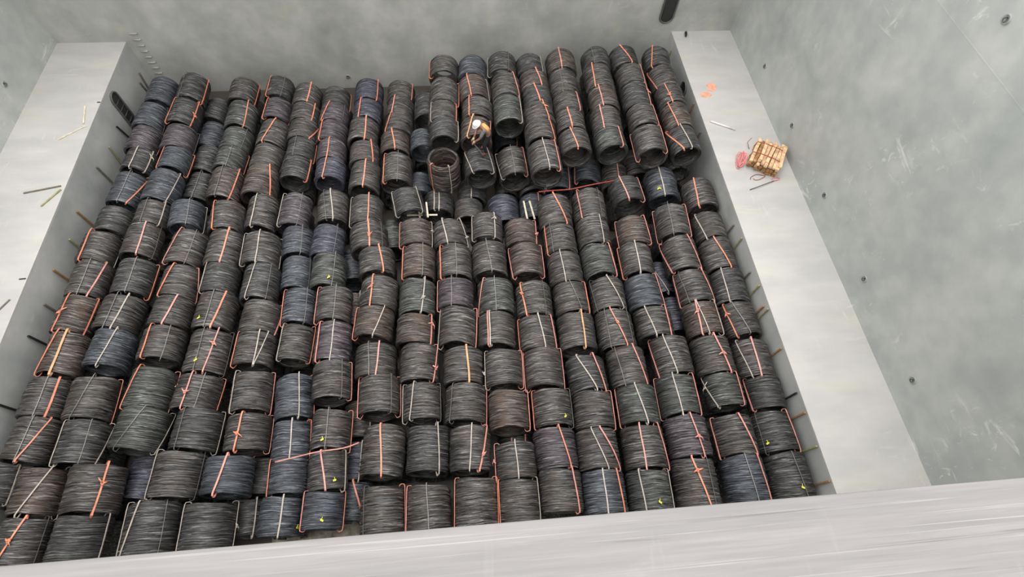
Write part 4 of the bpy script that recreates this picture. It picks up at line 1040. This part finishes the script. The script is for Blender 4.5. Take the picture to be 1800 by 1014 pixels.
RAD = dict(pelvis=.12, waist=.115, chest=.14, neck=.055, chin=.062, head=.092, crown=.075, hipl=.085, hipr=.085, kneel=.06, kneer=.06, anklel=.042, ankler=.042, toel=.032, toer=.032,
           shl=.06, shr=.06, ell=.042, elr=.042, wrl=.03, wrr=.03, pal=.034, par=.034)
pts = [J[n] for n in names]; edges = [(ix[a], ix[b]) for a, b in E_]; rad = [RAD[n] for n in names]
for sd, pal, s in (('l', 'pal', -1), ('r', 'par', 1)):
    bp_ = Vector(J[pal])
    for k, (dy, ln) in enumerate(((-.03, .06), (-.01, .07), (.012, .065), (.032, .05))):
        i0 = len(pts)
        pts += [tuple(bp_ + Vector((-.03, dy, -.02))), tuple(bp_ + Vector((-.04 - ln * .5, dy * 1.2, -.04))), tuple(bp_ + Vector((-.03 - ln * .6, dy * 1.2, -.04 - ln * .6)))]
        rad += [.010, .009, .008]; edges += [(ix[pal], i0), (i0, i0 + 1), (i0 + 1, i0 + 2)]
    i0 = len(pts)
    pts += [tuple(bp_ + Vector((.0, -s * .045, -.02))), tuple(bp_ + Vector((-.03, -s * .06, -.05)))]
    rad += [.011, .009]; edges += [(ix[pal], i0), (i0, i0 + 1)]
man = skin('person', pts, edges, rad, SK, root=0)
man.location = (px_, py_, pz_)
man.rotation_euler = (0, 0, math.radians(15))
man.scale = (1, 1, 1)
tag(man, 'person in white helmet and orange vest bending over between the coils', 'person')
def sub(name, keys, grow, mat, eds, label=None):
    ii = {n: i for i, n in enumerate(keys)}
    o = skin(name, [J[k] for k in keys], [(ii[a], ii[b]) for a, b in eds], [RAD[k] + grow for k in keys], mat, man, 0)
    if label: o['label'] = label
    return o
sub('shirt', ['chest', 'waist', 'shl', 'shr', 'ell', 'elr'], .012, SHIRT, [('waist', 'chest'), ('chest', 'shl'), ('chest', 'shr'), ('shl', 'ell'), ('shr', 'elr')], 'grey shirt')
J['mid'] = (.09, 0, .99); RAD['mid'] = .13
o = skin('vest', [J['waist'], J['mid'], J['chest'], (-.05, -.03, 1.13), (0, -.13, 1.115), (.01, .10, 1.115)], [(0, 1), (1, 2), (2, 3), (2, 4), (2, 5)], [.135, .148, .162, .11, .09, .09], VEST, man, 2)
o['label'] = 'orange vest'
sub('trousers', ['pelvis', 'waist', 'hipl', 'hipr', 'kneel', 'kneer', 'anklel', 'ankler'], .016, TROU, [('waist', 'pelvis'), ('pelvis', 'hipl'), ('pelvis', 'hipr'), ('hipl', 'kneel'), ('hipr', 'kneer'), ('kneel', 'anklel'), ('kneer', 'ankler')], 'black trousers')
for s in 'lr':
    sub('boot', ['ankle' + s, 'toe' + s], .020, BOOT, [('ankle' + s, 'toe' + s)], 'red-brown boot')
    wv, pv = Vector(J['wr' + s]), Vector(J['pa' + s])
    o = skin('glove', [tuple(wv), tuple(pv), tuple(pv + (pv - wv) * .5)], [(0, 1), (1, 2)], [.036, .046, .040], GLOV, man, 0, 1)
    o['label'] = 'pale work glove'
# face and helmet in the head's frame, head tilted down and forward
hp = Vector(J['head'])
he = Euler((0, math.radians(-35), math.radians(8)))
hm = MB(); vs = []; fs = []; n = 24
prof = [(0.0, .135), (.05, .130), (.09, .108), (.118, .07), (.132, .02), (.137, -.005), (.175, -.018), (.176, -.026), (.128, -.022)]
for k in range(n):
    a = 2 * PI * k / n
    for j, (r, z) in enumerate(prof):
        ex = 1.12
        rr = r
        if 6 <= j <= 7: rr = .150 + (.045 * max(0, -math.cos(a)) ** 2)
        vs.append((rr * math.cos(a) * ex, rr * math.sin(a), z))
K = len(prof)
for k in range(n):
    l = (k + 1) % n
    for j in range(K - 1): fs.append((k * K + j, l * K + j, l * K + j + 1, k * K + j + 1))
hel = hm.add(vs, fs).build('helmet', HELM, man, True)
hel.scale = (.84, .84, .84)
hel.location = hp + Vector((-.01, 0, .035)); hel.rotation_euler = he; hel['label'] = 'white hard hat'
MB().box((0, 0, .132), (.2, .02, .012)).build('ridge', HELM, hel)
fc = MB()
nose = [(-.118, 0, -.02), (-.098, .016, -.05), (-.098, -.016, -.05), (-.09, 0, -.0), (-.135, 0, -.045)]
fc.add(nose, [(4, 0, 1), (4, 2, 0), (4, 1, 2), (0, 3, 1), (0, 2, 3), (1, 3, 2)])
o = fc.build('nose', SK, man); o.location = hp; o.rotation_euler = he
for sy in (-1, 1):
    o = MB().tube([(-.088, sy * .032 - .008, -.012), (-.090, sy * .032 + .008, -.012)], .007, 6).build('eye', M['black'], man); o.location = hp; o.rotation_euler = he
    o = MB().tube([(0, sy * .088, .0), (.012, sy * .095, -.02), (0, sy * .088, -.045)], .012, 6).build('ear', SK, man, True); o.location = hp; o.rotation_euler = he
o = MB().tube([(-.092, -.022, -.072), (-.096, 0, -.074), (-.092, .022, -.072)], .006, 6).build('mouth', BOOT, man); o.location = hp; o.rotation_euler = he
# the tool held in the gloves
R_ = man.rotation_euler.to_matrix()
w0 = Vector((px_, py_, pz_))
ta = w0 + R_ @ Vector((-.36, -.05, .62)); tb = w0 + R_ @ Vector((-.02, -.42, .10))
mb = MB().tube([ta, (ta + tb) / 2 + Vector((0, 0, .02)), tb], .014, 6)
tag(mb.build('steel_bar', STR['g'], None, True), 'thin grey bar held in the hands of the bending person', 'bar')
